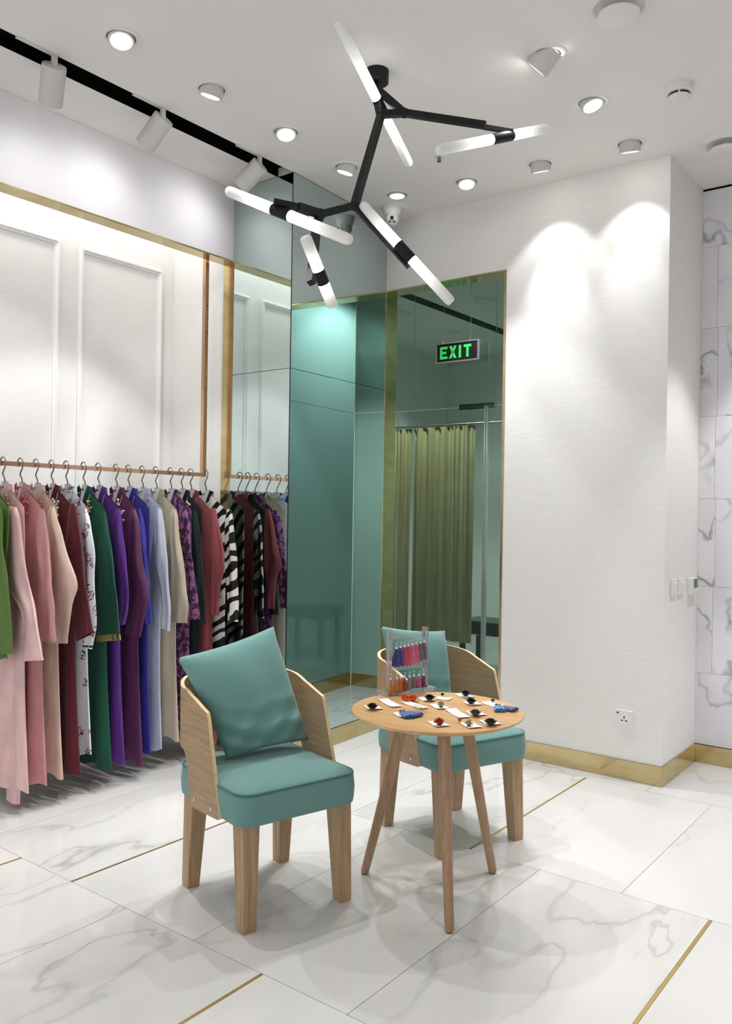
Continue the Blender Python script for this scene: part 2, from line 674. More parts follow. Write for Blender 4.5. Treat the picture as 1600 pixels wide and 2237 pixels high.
YT = 4.655
lbox('brass_jamb', (XL - .02, YB, .0), (XL + .004, YT, 2.925), MAT['brass'], al, o_)
lbox('brass_jamb', (-2.424, YB - .004, .0), (-2.41, YT, 2.925), MAT['brass'], al, o_)
lbox('brass_head', (XL, YB - .003, 2.918), (-2.424, YT, 2.926), MAT['brass'], al, o_)
# the passage behind the opening
struct(boxo('wall_passage_front', (-4.5, 4.555, 0), (XL - .021, YT, ZC), MAT['white']))
struct(boxo('wall_passage_left', (-4.6, 4.555, 0), (-4.5, YG, ZC), MAT['white']))
ws = struct(boxo('wall_passage_right', (-2.41, YT + .006, 0), (-2.33, YG + .05, ZC), MAT['white']))
for y0, y1 in ((YT + .008, YG - .005),):
    for z0, z1 in ((bz, 2.262), (2.262, ZC - .003)):
        boxo('glass_panel', (-2.418, y0 + .0015, z0 + .0015), (-2.4101, y1 - .0015, z1 - .0015), MAT['mirror_panel_dark'], ws)
boxo('brass_base', (-2.422, YT + .008, .001), (-2.4101, YG - .012, bz), MAT['brass'], ws)
win = struct(empty('window_1', (-4.5, YG, 0)))
o_ = Vector((-4.5, YG, 0))
xj, xr, zj = -3.80, -3.128, 2.265
for (x0, x1, z0, z1) in ((-4.5, xj, zj, ZC - .003), (xj, xr + .07, zj, ZC - .003), (xr + .07, -2.42, zj, ZC - .003), (-4.5, xj - .15, bz, zj), (xj - .15, xr, bz, zj), (xr, -2.42, bz, zj)):
    lbox('glass_pane', (x0 + .0015, YG - .005, z0 + .0015), (x1 - .0015, YG + .003, z1 - .0015), MAT['tinted_glass'], win, o_)
for x0, x1 in ((-4.5, xj - .15), (xj - .15, xr), (xr, -2.424)):
    lbox('brass_base', (x0 + .001, YG - .008, .001), (x1 - .001, YG + .004, bz), MAT['brass'], win, o_)
for x, w in ((xr - .016, .011), (xr + .004, .010)):
    lbox('steel_profile', (x, YG - .012, bz), (x + w, YG + .014, zj), MAT['chrome'], win, o_)
lbox('door_closer', (-3.38, YG + .01, zj - .02), (-3.07, YG + .05, zj + .025), MAT['chrome'], win, o_)

# fitting room behind the glass
fx0, fy1 = -5.6, 9.0
struct(boxo('wall_fitting_far', (fx0 - .1, fy1, 0), (-2.1, fy1 + .1, ZC), MAT['white']))
struct(boxo('wall_fitting_left', (fx0 - .1, YG + .005, 0), (fx0, fy1, ZC), MAT['white']))
struct(boxo('wall_fitting_right', (-2.41, YG + .052, 0), (-2.33, fy1, ZC), MAT['white']))
struct(boxo('wall_fitting_near', (fx0, YG + .005, 0), (-4.505, YG + .07, ZC), MAT['white']))
# column of mirror
mc = struct(empty('wall_column', (XL, YP, 0)))
o_ = Vector((XL, YP, 0))
zmj = 2.262


def prism(name, pts, z0, z1, mat, par):
    mb = MB()
    mb.loft([[Vector((x, y, z)) - o_ for x, y in pts] for z in (z0, z1)])
    return mb.build(name, mat, par, smooth=False)


dv = Vector((XL - XC, YB - YP, 0)).normalized()          # along the room side
prism('core', [(XS + .005, YP + .012), (XC - .014, YP + .012), (XL - .012, YB + .1), (XS + .005, YB + .1)], 0, ZC - .001, MAT['void'], mc)
for z0, z1 in ((bz, zmj), (zmj, ZC - .004)):
    prism('mirror_panel', [(XC + dv.x * .004, YP + .004), (XL, YB - .001), (XL - .009, YB - .001), (XC + dv.x * .004 - .009, YP + .004)], z0 + .0015, z1 - .0015, MAT['mirror'], mc)
    prism('mirror_panel', [(XS + .001, YP), (XC - .004, YP), (XC - .004, YP + .008), (XS + .001, YP + .008)], z0 + .0015, z1 - .0015, MAT['mirror'], mc)
prism('dark_edge', [(XC - .005, YP + .0005), (XC + .0005, YP + .0005), (XC + .0002, YP + .0045), (XC - .005, YP + .0045)], 0, ZC - .002, MAT['darkplastic'], mc)
prism('brass_base', [(XC + .006, YP - .006), (XL + .006, YB - .009), (XL - .006, YB - .009), (XC - .006, YP - .006)], .001, bz, MAT['brass'], mc)
prism('brass_base', [(XS + .001, YP - .006), (XC - .0065, YP - .006), (XC - .0065, YP + .008), (XS + .001, YP + .008)], .001, bz, MAT['brass'], mc)

# rack recess: back wall, side wall, soffit with brass lining
wall_left = struct(boxo('wall_left', (XK - .1, -3.0, 0), (XK, YP + .05, ZC), MAT['wallpaper']))
sd = MB().box((XK, YP + .02, 0), (XS - .002, YP + .085, ZC))
wall_side = struct(sd.build('wall_recess_side', MAT['wallpaper'], smooth=False))
boxo('brass_strip', (XS - .086, YP + .004, 0), (XS - .001, YP + .019, 2.952), MAT['brass'], wall_side)
soffit = struct(boxo('wall_soffit', (XS - .09, -3.0, 2.9555), (XS, YP + .012, ZC - .001), MAT['soffit']))
boxo('brass_strip', (XS - .092, -3.0, 2.945), (XS + .002, YP + .01, 2.955), MAT['brass'], soffit)


def frame_trim(n, y0, y1, z0, z1, w=.036, d=.022):
    e = struct(empty('trim_%d' % n, (XK, (y0 + y1) / 2, z0)))
    o_ = Vector((XK, (y0 + y1) / 2, z0))

    def bar(p, q, horizontal):
        mb = MB()
        prof = [(0, 0), (0, .010), (.006, .016), (.010, d), (.020, d), (.026, .012), (w, .008), (w, 0)]
        rings = []
        for end in (0, 1):
            rg = []
            for s_, h in prof:
                if horizontal:
                    yy = (y0 + s_) if end == 0 else (y1 - s_)
                    zz = (z1 - s_) if p == 'top' else (z0 + s_)
                else:
                    zz = (z0 + s_) if end == 0 else (z1 - s_)
                    yy = (y0 + s_) if p == 'left' else (y1 - s_)
                rg.append(Vector((XK + h, yy, zz)) - o_)
            rings.append(rg)
        mb.loft(rings)
        mb.build('moulding_strip', MAT['trim_white'], e, smooth=False)
    bar('top', 0, True), bar('bottom', 0, True), bar('left', 0, False), bar('right', 0, False)


frame_trim(2, 2.846, 3.451, .25, 2.966)
frame_trim(3, 2.05, 2.723, .25, 2.972)
frame_trim(4, 1.22, 1.93, .25, 2.97)

# the unseen side wall closes the shop on the right
# no front wall at y = -3: left open to let world light in as fill
struct(boxo('wall_window_side', (2.5, -3.0, 0), (2.6, YM + .1, ZC), MAT['white']))


# ================================================================== LAMPS
def orient(n):
    z = -Vector(n).normalized()          # local -z looks along n
    return z.to_track_quat('Z', 'Y').to_matrix().to_4x4()


Rh, Fh = Vector((.795, .606, 0)), Vector((-.606, .795, 0))


def downlight(loc, n, label, out=.0, power=P_DOWN, cone=74, group='adjustable downlights in the ceiling', blend=.35, glow='glow', vis=True):
    loc = Vector(loc)
    e = empty('downlight', loc)
    tag(e, label, 'downlight', group)
    M = orient(n)
    MB().lathe([(.060, .002), (.060, -.003), (.074, -.005), (.082, -.003), (.083, .001)], n=36).build('trim_ring', MAT['plastic'], e)
    MB().lathe([(.0605, -.001), (.052, -.0012), (.05, -.001)], n=32).build('shadow_gap', MAT['darkplastic'], e)  # dark ring gives the shade of a recess that is not cut
    nn = Vector(n).normalized()
    h0 = nn * -.03 + Vector((0, 0, .0))
    h1 = nn * (.035 + out)
    MB().lathe([(.054, -.03), (.054, .020 + out), (.051, .023 + out), (.044, .021 + out), (.043, .008 + out)], M=M @ Matrix.Scale(-1, 4, (0, 0, 1)), n=32).build('housing', MAT['lampwhite'], e)
    MB().lathe([(.0435, .016 + out), (.03, .019 + out), (.001, .020 + out)], M=M @ Matrix.Scale(-1, 4, (0, 0, 1)), n=28).build('lens', MAT['glow'], e)
    l = bpy.data.lights.new('downlight_beam', 'SPOT')
    l.energy, l.color = power, LIGHT_COL
    l.spot_size, l.spot_blend = R(cone), blend
    l.shadow_soft_size = .024
    lo = bpy.data.objects.new('downlight_beam', l)
    COL.objects.link(lo)
    lo.matrix_world = Matrix.Translation(loc + nn * (.07 + out)) @ M
    return e


DL = [((265, 82), (-.30, .10), 'downlight nearest the black track, glowing face turned towards the rack end', 0),
      ((463, 195), (.22, -.26), 'downlight second along the track row, tilted so its side shows', .012),
      ((625, 288), (-.32, .08), 'downlight third along the track row, bright round face showing', 0),
      ((757, 365), (.16, -.26), 'downlight fourth along the track row, tilted away above the mirrored column', .012),
      ((868, 426), (.0, .0), 'downlight set flush over the white dome camera', -.012),
      ((1195, 120), (.62, -.80), 'downlight swivelled far out like a white cone near the round air vent', .045),
      ((1293, 224), (-.25, .26), 'downlight with tilted glowing oval face beside the smoke detector', 0),
      ((1377, 314), (.30, .12), 'downlight tilted to the white wall, nearest the wall corner', 0.02),
      ((1181, 358), (.30, .18), 'downlight tilted to the white wall, over its brightest patch', 0.02),
      ((1020, 397), (-.28, .02), 'downlight with round glowing face in front of the green alcove', 0)]
for (px, (tf, tr), lb, out) in DL:
    p = at(*px, 2, ZC)
    n = Fh * tf + Rh * tr + Vector((0, 0, -1))
    wash = 'white wall' in lb
    share = (.15 if wash else 1.0 if 'oval' in lb else .7 if 'swivelled' in lb else 1.45)
    e = downlight(p, n, lb, out, power=P_DOWN * share, cone=80 if wash else 74)
    if wash:         # the reflector's narrow core beam inside its wide spill
        l = bpy.data.lights.new('downlight_core', 'SPOT')
        l.energy, l.color = P_DOWN * (.30 if 'corner' in lb else .75), LIGHT_COL
        l.spot_size, l.spot_blend, l.shadow_soft_size = R(44), 1.0, .02
        lo = bpy.data.objects.new('downlight_core', l)
        COL.objects.link(lo)
        nn = n.normalized()
        lo.matrix_world = Matrix.Translation(p + nn * .09) @ orient(nn)
for (x, y) in ((-2.92, 1.1), (-1.55, 1.6), (-.2, 2.7), (.2, 1.0), (-1.5, -.2), (.9, 4.3), (-.75, 4.72), (.0, 4.5)):  # lamps added out of view: general floor light, marble wall wash
    downlight((x, y, ZC), (0.05, -.05, -1), 'downlight added in the ceiling outside the view', -.01, power=P_DOWN * (2.0 if y > 4.4 else .40), group='downlights added out of view')
pf = at(993, 724, 2, ZC)
downlight((pf.x, pf.y, ZC), (0, 0, -1), 'small bright downlight seen through the green glass', -.02, power=60, cone=110, group='fitting room downlights')
downlight((-4.15, 5.80, ZC), (0, .12, -1), 'downlight added to light the fitting room curtains, left of two', -.02, power=190, cone=110, group='fitting room downlights')  # this pair is added to brighten the curtains behind the glass
downlight((-3.65, 5.80, ZC), (0, .12, -1), 'downlight added to light the fitting room curtains, right of two', -.02, power=190, cone=110, group='fitting room downlights')
downlight((-3.02, 5.0, ZC), (.30, .05, -1), 'downlight in the passage by its side wall, nearer the shop', -.02, power=58, cone=118, group='passage downlights')
downlight((-3.05, 5.34, ZC), (.26, .12, -1), 'downlight in the passage by the green glass', -.02, power=58, cone=118, group='passage downlights')

# track spots
for k, (y, lb) in enumerate(((2.03, 'white cylinder track spot nearest the picture edge'), (2.613, 'white cylinder track spot in the middle of the track'), (3.276, 'white cylinder track spot beside the mirrored column'))):
    loc = Vector((-3.268, y, ZC))
    e = empty('track_spot', loc)
    tag(e, lb, 'spotlight', 'track spots over the clothes rack')
    MB().box((-.006, -.175, -.004), (.014, .012, .03)).build('adapter', MAT['lampwhite'], e, smooth=False)
    MB().box((-.006, -.011, -.055), (.010, .011, .0)).build('stem', MAT['lampwhite'], e, smooth=False)
    n = Vector(((-.66, .30, -.80), (-.85, -.10, -.75), (-.92, -.20, -.72))[k]).normalized()
    M = Matrix.Translation((0.0, 0, -.055)) @ orient(n) @ Matrix.Scale(-1, 4, (0, 0, 1))
    MB().lathe([(.001, -.012), (.050, -.012), (.051, -.005), (.051, .150), (.046, .152), (.044, .135)], M=M, n=36).build('head', MAT['lampwhite'], e)
    MB().lathe([(.043, .136), (.001, .138)], M=M, n=28).build('lens', MAT['glow'], e)
    l = bpy.data.lights.new('track_beam', 'SPOT')
    l.energy, l.color = P_TRACK, (1, .98, .99)
    l.spot_size, l.spot_blend, l.shadow_soft_size = R(135), 1.0, .05
    lo = bpy.data.objects.new('track_beam', l)
    COL.objects.link(lo)
    n2 = n
    lo.matrix_world = Matrix.Translation(loc + Vector((0, 0, -.055)) + n * .165) @ orient(n2)
for y in (1.40, .75, .1):
    l = bpy.data.lights.new('track_beam', 'SPOT')
    l.energy, l.color = P_TRACK, (1, .98, .99)
    l.spot_size, l.spot_blend, l.shadow_soft_size = R(135), 1.0, .05
    lo = bpy.data.objects.new('track_beam', l)
    COL.objects.link(lo)
    lo.matrix_world = Matrix.Translation(Vector((-3.30, y, ZC - .2))) @ orient((-.80, .0, -.76))

# ------------------------------------------------------------------ chandelier
tube_m = bpy.data.materials.new('frosted_lamp_tube')
tube_m.use_nodes = True
t = NT(tube_m)
setin(t.b, 'Base Color', (.62, .63, .62, 1))
setin(t.b, 'Roughness', .35)
g = t.n('ShaderNodeTexCoord')
sx = t.n('ShaderNodeSeparateXYZ')
t.l(g.outputs['Generated'], sx.inputs[0])
mr = t.n('ShaderNodeAttribute', attribute_name='glow')
pw = t.n('ShaderNodeMath', operation='POWER')
t.l(mr.outputs['Fac'], pw.inputs[0])
pw.inputs[1].default_value = 2.6
mu = t.n('ShaderNodeMath', operation='MULTIPLY_ADD')
t.l(pw.outputs[0], mu.inputs[0])
mu.inputs[1].default_value = 3.0
mu.inputs[2].default_value = .12
t.l(mu.outputs[0], t.b.inputs['Emission Strength'])
setin(t.b, 'Emission Color', (1, .99, .96, 1))

ch_loc = at(824, 155, 2, ZC)
chand = empty('chandelier', ch_loc)
tag(chand, 'black branching chandelier with frosted glowing rods hanging from the ceiling', 'chandelier')
MB().lathe([(.001, 0), (.052, 0), (.052, -.052), (.048, -.056), (.001, -.056)], n=32).build('canopy', MAT['black'], chand)
D = dict(H=deep(829, 222, 3.66), N1=deep(884, 247, 3.64), E1=deep(1062, 274, 3.56), E1b=deep(1121, 288, 3.58), N2=deep(775, 449, 3.42), H2=deep(833, 250, 3.62),
         E2=deep(896, 582, 3.46), N3=deep(701, 468, 3.27), E3=deep(650, 452, 3.17), E3b=deep(598, 441, 3.15), E4=deep(680, 618, 3.1), N3b=deep(692, 490, 3.26), C=ch_loc + Vector((0, 0, -.05)), H0=deep(821, 192, 3.66))


def arm(name, pts, r=.0185, mats=None):
    mb = MB()
    mb.tube([Vector(p) - ch_loc for p in pts], r, 4, sq=True)
    return mb.build(name, MAT['black'], chand, smooth=False)


arm('stem', [D['C'], D['H0']], .014)
arm('arm', [D['H0'], D['N1']], .020)
arm('arm', [D['N1'], D['E1']], .0195)
arm('arm', [D['E1'] + (D['N1'] - D['E1']) * .02 + Vector((0, 0, -.008)), D['E1b']], .0125)
arm('arm', [D['N1'], D['H2']], .020)
arm('arm', [D['H0'], D['H2']], .023)
arm('arm', [D['H2'], D['N2']], .0195)
arm('arm', [D['N2'], D['E2']], .0175)
arm('arm', [D['N2'], D['N3']], .0205)
arm('arm', [D['N3'], D['E3']], .0205)
arm('arm', [D['E3'], D['E3b']], .0155)
arm('arm', [D['N3'], D['N3b'], D['E4']], .0185)
for k in ('N1', 'N2', 'N3', 'H2', 'H0'):
    MB().ball(D[k] - ch_loc, .022, 8).build('joint', MAT['black'], chand)


def rod(pa, pb, ca, cb, mid_off):
    """two frosted tubes on the ends of a short black socket, ca..cb the socket's share of the length"""
    A, B = Vector(pa) - ch_loc, Vector(pb) - ch_loc
    r = .0215
    d = (B - A)
    MB().tube([A + d * ca, A + d * cb], .0225, 20).build('lamp_socket', MAT['black'], chand)
    for (s_, e_) in ((ca, 0.), (cb, 1.)):
        P0, P1 = A + d * s_, A + d * e_
        L = (P1 - P0).length
        mb = MB()
        ts = [0, .25, .5, .75, .92, .97, 1.0]
        rs = [r, r, r, r, r, r * .93, r * .72]
        mb.tube([P0 + (P1 - P0) * q for q in ts], rs, 20)
        o = mb.build('lamp_tube', tube_m, chand)
        at_ = o.data.attributes.new('glow', 'FLOAT', 'POINT')
        dd = (P1 - P0).normalized()
        at_.data.foreach_set('value', [max(0., 1 - (v.co - P0).dot(dd) / L) for v in o.data.vertices])


rod(deep(737, 43, 3.32), deep(895, 360, 3.93), .50, .60, 0)
rod(deep(957, 328, 3.36), deep(1193, 281, 3.72), .47, .66, 0)
rod(deep(790, 446, 3.42), deep(987, 661, 3.42), .405, .56, 0)
rod(deep(498, 417, 3.30), deep(766, 525, 3.02), .39, .53, 0)
rod(deep(667, 517, 2.96), deep(727, 669, 3.12), .47, .66, 0)


# ------------------------------------------------------------------ ceiling devices
def disc_vent(px, r1, label, fully):
    p = at(*px, 2, ZC)
    e = empty('air_vent', p)
    tag(e, label, 'air vent', 'round ceiling air vents')
    MB().lathe([(r1 * .70, .02), (r1 * .70, -.004), (r1 * .78, -.012), (r1 * .94, -.006), (r1, .0)], n=48).build('vent_ring', MAT['plastic'], e)
    MB().lathe([(r1 * .70, .003), (.001, .0035)], n=40).build('vent_throat', MAT['void'], e)
    MB().lathe([(.001, -.050), (r1 * .45, -.048), (r1 * .62, -.042), (r1 * .63, -.036), (.001, -.032)], n=48).build('vent_disc', MAT['plastic'], e)
    MB().cyl((0, 0, .01), (0, 0, -.036), .012).build('vent_stem', MAT['plastic'], e)


disc_vent((1353, 12), .125, 'round white disc air vent at the top edge of the picture', 1)
disc_vent((1586, 312), .125, 'round white disc air vent over the marble wall', 1)
for px in ((875, 682), (1060, 655)):
    p = at(*px, 2, ZC)
    e = empty('air_vent', p)
    tag(e, 'round ceiling vent seen through the green glass, ' + ('left one' if px[0] < 900 else 'above the exit sign'), 'air vent', 'fitting room vents')
    MB().lathe([(.09, .0), (.10, -.012), (.14, -.008), (.15, 0)], n=32).build('vent_ring', MAT['plastic'], e)
    MB().lathe([(.001, -.02), (.08, -.018), (.082, -.006)], n=32).build('vent_disc', MAT['plastic'], e)
p = at(1485, 188, 2, ZC)
e = empty('smoke_detector', p)
tag(e, 'white round smoke detector on the ceiling', 'smoke detector')
MB().lathe([(.001, 0), (.060, 0), (.061, -.034), (.057, -.038), (.001, -.038)], n=36).build('base', MAT['plastic'], e)
MB().lathe([(.046, -.037), (.046, -.047), (.001, -.047)], n=32).build('chamber_slot', MAT['darkplastic'], e)
MB().lathe([(.001, -.047), (.046, -.047), (.047, -.052), (.040, -.062), (.001, -.064)], n=36).build('cover', MAT['plastic'], e)
for k in range(4):
    a = k * math.pi / 2 + .3
    MB().box((-.004, -.002, -.05), (.004, .003, -.036), M=Matrix.Rotation(a, 4, 'Z') @ Matrix.Translation((0, .0455, 0))).build('rib', MAT['plastic'], e, smooth=False)
p = at(960, 341, 2, ZC)
e = empty('sprinkler', p)
tag(e, 'small sprinkler head on the ceiling by the lamp rod', 'sprinkler')
MB().lathe([(.001, 0), (.03, 0), (.028, -.006), (.001, -.007)], n=24).build('rosette', MAT['plastic'], e)
MB().lathe([(.010, -.006), (.009, -.02), (.012, -.024), (.012, -.032), (.001, -.034)], n=16).build('head', MAT['steel'], e)

p = at(857, 452, 2, ZC)
e = empty('dome_camera', p)
tag(e, 'white turret security camera on the ceiling beside the mirrored column', 'camera')
MB().lathe([(.001, 0), (.062, 0), (.062, -.006), (.052, -.05), (.046, -.058), (.001, -.058)], n=36).build('base', MAT['plastic'], e)
look = (CAM - p + Vector((0, 0, -.2))).normalized()
bc = Vector((0, 0, -.075))
MB().ball(bc, .046, 16).build('ball', MAT['plastic'], e)
side = look.cross(Vector((0, 0, 1))).normalized()
upv = side.cross(look)
q = bc + look * .040
fm = MB()
fm.cyl(bc + look * .03, bc + look * .0455, .036, .030, 28)
fm.build('face_plate', MAT['plastic'], e)
MB().cyl(q + upv * .009, q + upv * .009 + look * .012, .0115, n=20).build('lens', MAT['darkplastic'], e)
for s_ in (-1, 1):
    MB().cyl(q + side * s_ * .014 - upv * .014, q + side * s_ * .014 - upv * .014 + look * .008, .0085, n=16).build('infrared_lamp', MAT['screen'], e)
MB().cyl(q - upv * .02, q - upv * .02 + look * .008, .003, n=10).build('sensor', MAT['darkplastic'], e)

# ------------------------------------------------------------------ exit sign
ex0, ex1, ez0, ez1, ey = -3.536, -3.158, 2.607, 2.760, 5.52
exc = Vector(((ex0 + ex1) / 2, ey, ez0))
e = empty('exit_sign', exc)
tag(e, 'hanging black EXIT sign with green letters in the green alcove', 'sign')
hw, hh = (ex1 - ex0) / 2, ez1 - ez0
fb = MB()
w = .009
fb.box((-hw, -.012, 0), (hw, .012, w)).box((-hw, -.012, hh - w), (hw, .012, hh)).box((-hw, -.012, w), (-hw + w, .012, hh - w)).box((hw - w, -.012, w), (hw, .012, hh - w))
fb.build('frame', pm('silver_frame', (186, 186, 190), .3, metal=.8), e, smooth=False)
MB().box((-hw + w, -.008, w), (hw - w, .008, hh - w)).build('panel', MAT['darkplastic'], e, smooth=False)
gm = pm('exit_green', (40, 150, 70), .4, emit=(52, 190, 90), estr=.45)


def letter(c, x0, z0, wd, ht, st):
    mb = MB()
    y0, y1 = -.0105, -.0078

    def bx(a, b, c_, d):
        mb.box((x0 + a, y0, z0 + b), (x0 + c_, y1, z0 + d))

    def diag(a, b):
        n = Vector((b[0] - a[0], b[1] - a[1])).normalized()
        hx = st * .55
        pts = [(a[0] - hx, a[1]), (a[0] + hx, a[1]), (b[0] + hx, b[1]), (b[0] - hx, b[1])]
        k = len(mb.v)
        mb.v += [(x0 + p_[0], y0, z0 + p_[1]) for p_ in pts] + [(x0 + p_[0], y1, z0 + p_[1]) for p_ in pts]
        for q_ in ((0, 1, 2, 3), (7, 6, 5, 4), (0, 4, 5, 1), (1, 5, 6, 2), (2, 6, 7, 3), (3, 7, 4, 0)):
            mb.quad(*[k + i_ for i_ in q_])
    if c == 'E':
        bx(0, 0, st, ht), bx(st, 0, wd, st), bx(st, ht - st, wd, ht), bx(st, ht / 2 - st / 2, wd * .85, ht / 2 + st / 2)
    elif c == 'X':
        diag((st * .55, 0), (wd - st * .55, ht)), diag((wd - st * .55, 0), (st * .55, ht))
    elif c == 'I':
        bx(wd / 2 - st / 2, 0, wd / 2 + st / 2, ht)
    else:
        bx(wd / 2 - st / 2, 0, wd / 2 + st / 2, ht - st), bx(0, ht - st, wd, ht)
    mb.build('letter', gm, e, smooth=False)


for c, x in (('E', -.152), ('X', -.070), ('I', .005), ('T', .060)):
    letter(c, x, .029, .066 if c != 'I' else .042, .095, .020)
for x in (-.13, .11):
    MB().tube([(x, 0, hh), (x + .006, 0, hh + .2), (x + .003, 0, ZC - ez0)], .002, 6).build('hanging_wire', MAT['steel'], e)
    MB().cyl((x, 0, hh), (x, 0, hh + .012), .005, n=10).build('wire_clip', MAT['chrome'], e)

# ------------------------------------------------------------------ switches, thermostat, socket
for (y0, y1, lb) in ((4.634, 4.736, 'white rocker light switch nearer the wall corner'), (4.760, 4.862, 'white rocker light switch between its twin and the thermostat')):
    e = empty('light_switch', (XW, (y0 + y1) / 2, 1.012))
    tag(e, lb, 'switch', 'light switches on the wall return')
    boxo('plate', (0, y0 - (y0 + y1) / 2, 0), (.010, y1 - (y0 + y1) / 2, .09), MAT['plastic'], e, .003)
    MB().loft([[(.010, -.026, .018), (.010, .026, .018), (.010, .026, .074), (.010, -.026, .074)], [(.0125, -.025, .019), (.0125, .025, .019), (.019, .025, .073), (.019, -.025, .073)]]).build('rocker', MAT['trim_white'], e, smooth=False)
e = empty('thermostat', (XW, 5.015, 1.0))
tag(e, 'white thermostat with grey screen in the corner by the marble wall', 'thermostat')
boxo('body', (0, -.066, 0), (.022, .066, .095), MAT['plastic'], e, .003)
boxo('screen', (.0215, -.015, .035), (.0232, .055, .088), MAT['screen'], e)
for y, z in ((-.01, .022), (.02, .022), (.045, .022), (.0, .010), (.03, .010)):
    MB().cyl((.021, y, z), (.0245, y, z), .0055, n=12).build('button', MAT['plastic'], e)
e = empty('wall_socket', (-1.642, YB, .28))
tag(e, 'white three pin wall socket low on the white wall', 'socket')
boxo('plate', (-.05, -.009, 0), (.05, 0, .1), MAT['plastic'], e, .003)
MB().cyl((0, -.0092, .05), (0, -.0105, .05), .026, n=28).build('socket_face', MAT['trim_white'], e)
for x, z, a, c in ((0, .062, .003, .007), (-.012, .044, .0065, .0028), (.012, .044, .0065, .0028)):
    boxo('pin_hole', (x - a, -.0112, z - c), (x + a, -.0100, z + c), MAT['darkplastic'], e)
boxo('switch_mark', (-.043, -.0098, .078), (-.030, -.0088, .088), MAT['screen'], e)

# ------------------------------------------------------------------ fitting room curtains and bench
rod_e = empty('curtain_rail', (-3.7, 6.2, 2.21))
tag(rod_e, 'thin steel curtain rail seen through the green glass', 'rail')
MB().cyl((-1.3, 0, 0), (.62, 0, 0), .008).build('rail', MAT['steel'], rod_e)
for x in (-1.3, .62):
    MB().cyl((x, 0, 0), (x, 0, 1.175), .007).build('drop_rod', MAT['steel'], rod_e)


def curtain(x0, x1, z0, lb):
    e = MB()
    nx, nz = 90, 14
    front = []
    for i in range(nz + 1):
        z = z0 + (2.195 - z0) * i / nz
        tt = i / nz
        rg = []
        for j in range(nx + 1):
            s_ = j / nx
            a = .020 + .012 * math.sin(s_ * 5 + 1)
            y = a * math.sin(s_ * 34 + .6 * math.sin(s_ * 9) + .15 * tt) * (1 - .35 * tt) + .008 * math.sin(s_ * 90) * tt
            x = x0 + (x1 - x0) * s_ + .006 * math.sin(s_ * 30 + tt * 2)
            rg.append((x - (x0 + x1) / 2, y, z - z0))
        front.append(rg)
    rings = [rg + [(p[0], p[1] + .004, p[2]) for p in rg[::-1]] for rg in front]
    e.loft(rings)
    o = e.build('curtain', MAT['curtain'], angle=80)
    o.location = ((x0 + x1) / 2, 6.2, z0)
    tag(o, lb, 'curtain', 'fitting room curtains')
    return o


curtain(-4.20, -3.58, .34, 'khaki fitting room curtain, the broad one below the exit sign')
curtain(-4.75, -4.235, .30, 'khaki fitting room curtain, the narrow one at the brass edge of the alcove')
e = empty('bench', (-3.62, 6.75, 0))
tag(e, 'dark padded bench in the fitting room beside the broad curtain', 'bench')
boxo('seat', (-.33, -.2, .36), (.28, .2, .48), MAT['darkplastic'], e, .02)
for x in (-.28, .22):
    for y in (-.15, .15):
        boxo('leg', (x - .02, y - .02, 0), (x + .02, y + .02, .36), MAT['black'], e)

# ================================================================== RACK
XR = -3.86
rack = empty('clothes_rail', (XR, 3.43, 1.655))
tag(rack, 'rose gold square clothes rail hung from the soffit, holding the long dresses', 'clothes rail')
MB().box((-.0095, -6.3, -.011), (.0095, .012, .011)).build('rail_bar', MAT['copper'], rack, smooth=False)
MB().box((-.0130, -.012, -.011), (.0130, .014, 1.319)).build('upright', MAT['copper'], rack, smooth=False)
MB().box((-.0130, -6.3, -.011), (.0130, -6.27, 1.319)).build('upright', MAT['copper'], rack, smooth=False)
for z in (.52, .86, 1.02):
    MB().cyl((.0128, 0, z), (.0142, 0, z), .004, n=10).build('screw', MAT['darkplastic'], rack)

CL = {
    'green': cloth('olive_green_satin', (92, 124, 56)),
    'pink': cloth('pale_pink_crepe', (236, 196, 196), .5),
    'rose': cloth('rose_satin', (206, 148, 150), .45),
    'blush': cloth('blush_satin', (224, 198, 182), .55),
    'maroon': cloth('maroon_velvet', (92, 22, 38), .75, .15),
    'floral': floral('floral_cotton'),
    'emerald': cloth('emerald_velvet', (16, 82, 62), .7, .1),
    'purple': cloth('purple_satin', (98, 48, 144), .5),
    'plum': cloth('plum_satin', (102, 52, 92), .5),
    'blue': cloth('royal_blue_crepe', (54, 54, 156), .65),
    'ice': cloth('ice_blue_satin', (200, 208, 226), .5),
    'sand': cloth('sand_satin', (198, 186, 164), .55),
    'velvet': pattern_velvet('purple_burnout_velvet', (140, 84, 138), (52, 22, 56)),
    'night': cloth('dark_teal_velvet', (18, 30, 34), .75, .1),
    'brick': cloth('brick_red_satin', (146, 72, 76), .6),
    'zebra': zebra('zebra_print'),
}
PEARL = pm('pearl', (226, 212, 196), .25, spec=.6)
GOLDB = pm('gold_bead', (190, 168, 110), .3, metal=.7)
DARKB = pm('jet_bead', (40, 38, 50), .25)
ROSEB = pm('rose_bead', (176, 92, 84), .3, metal=.3)

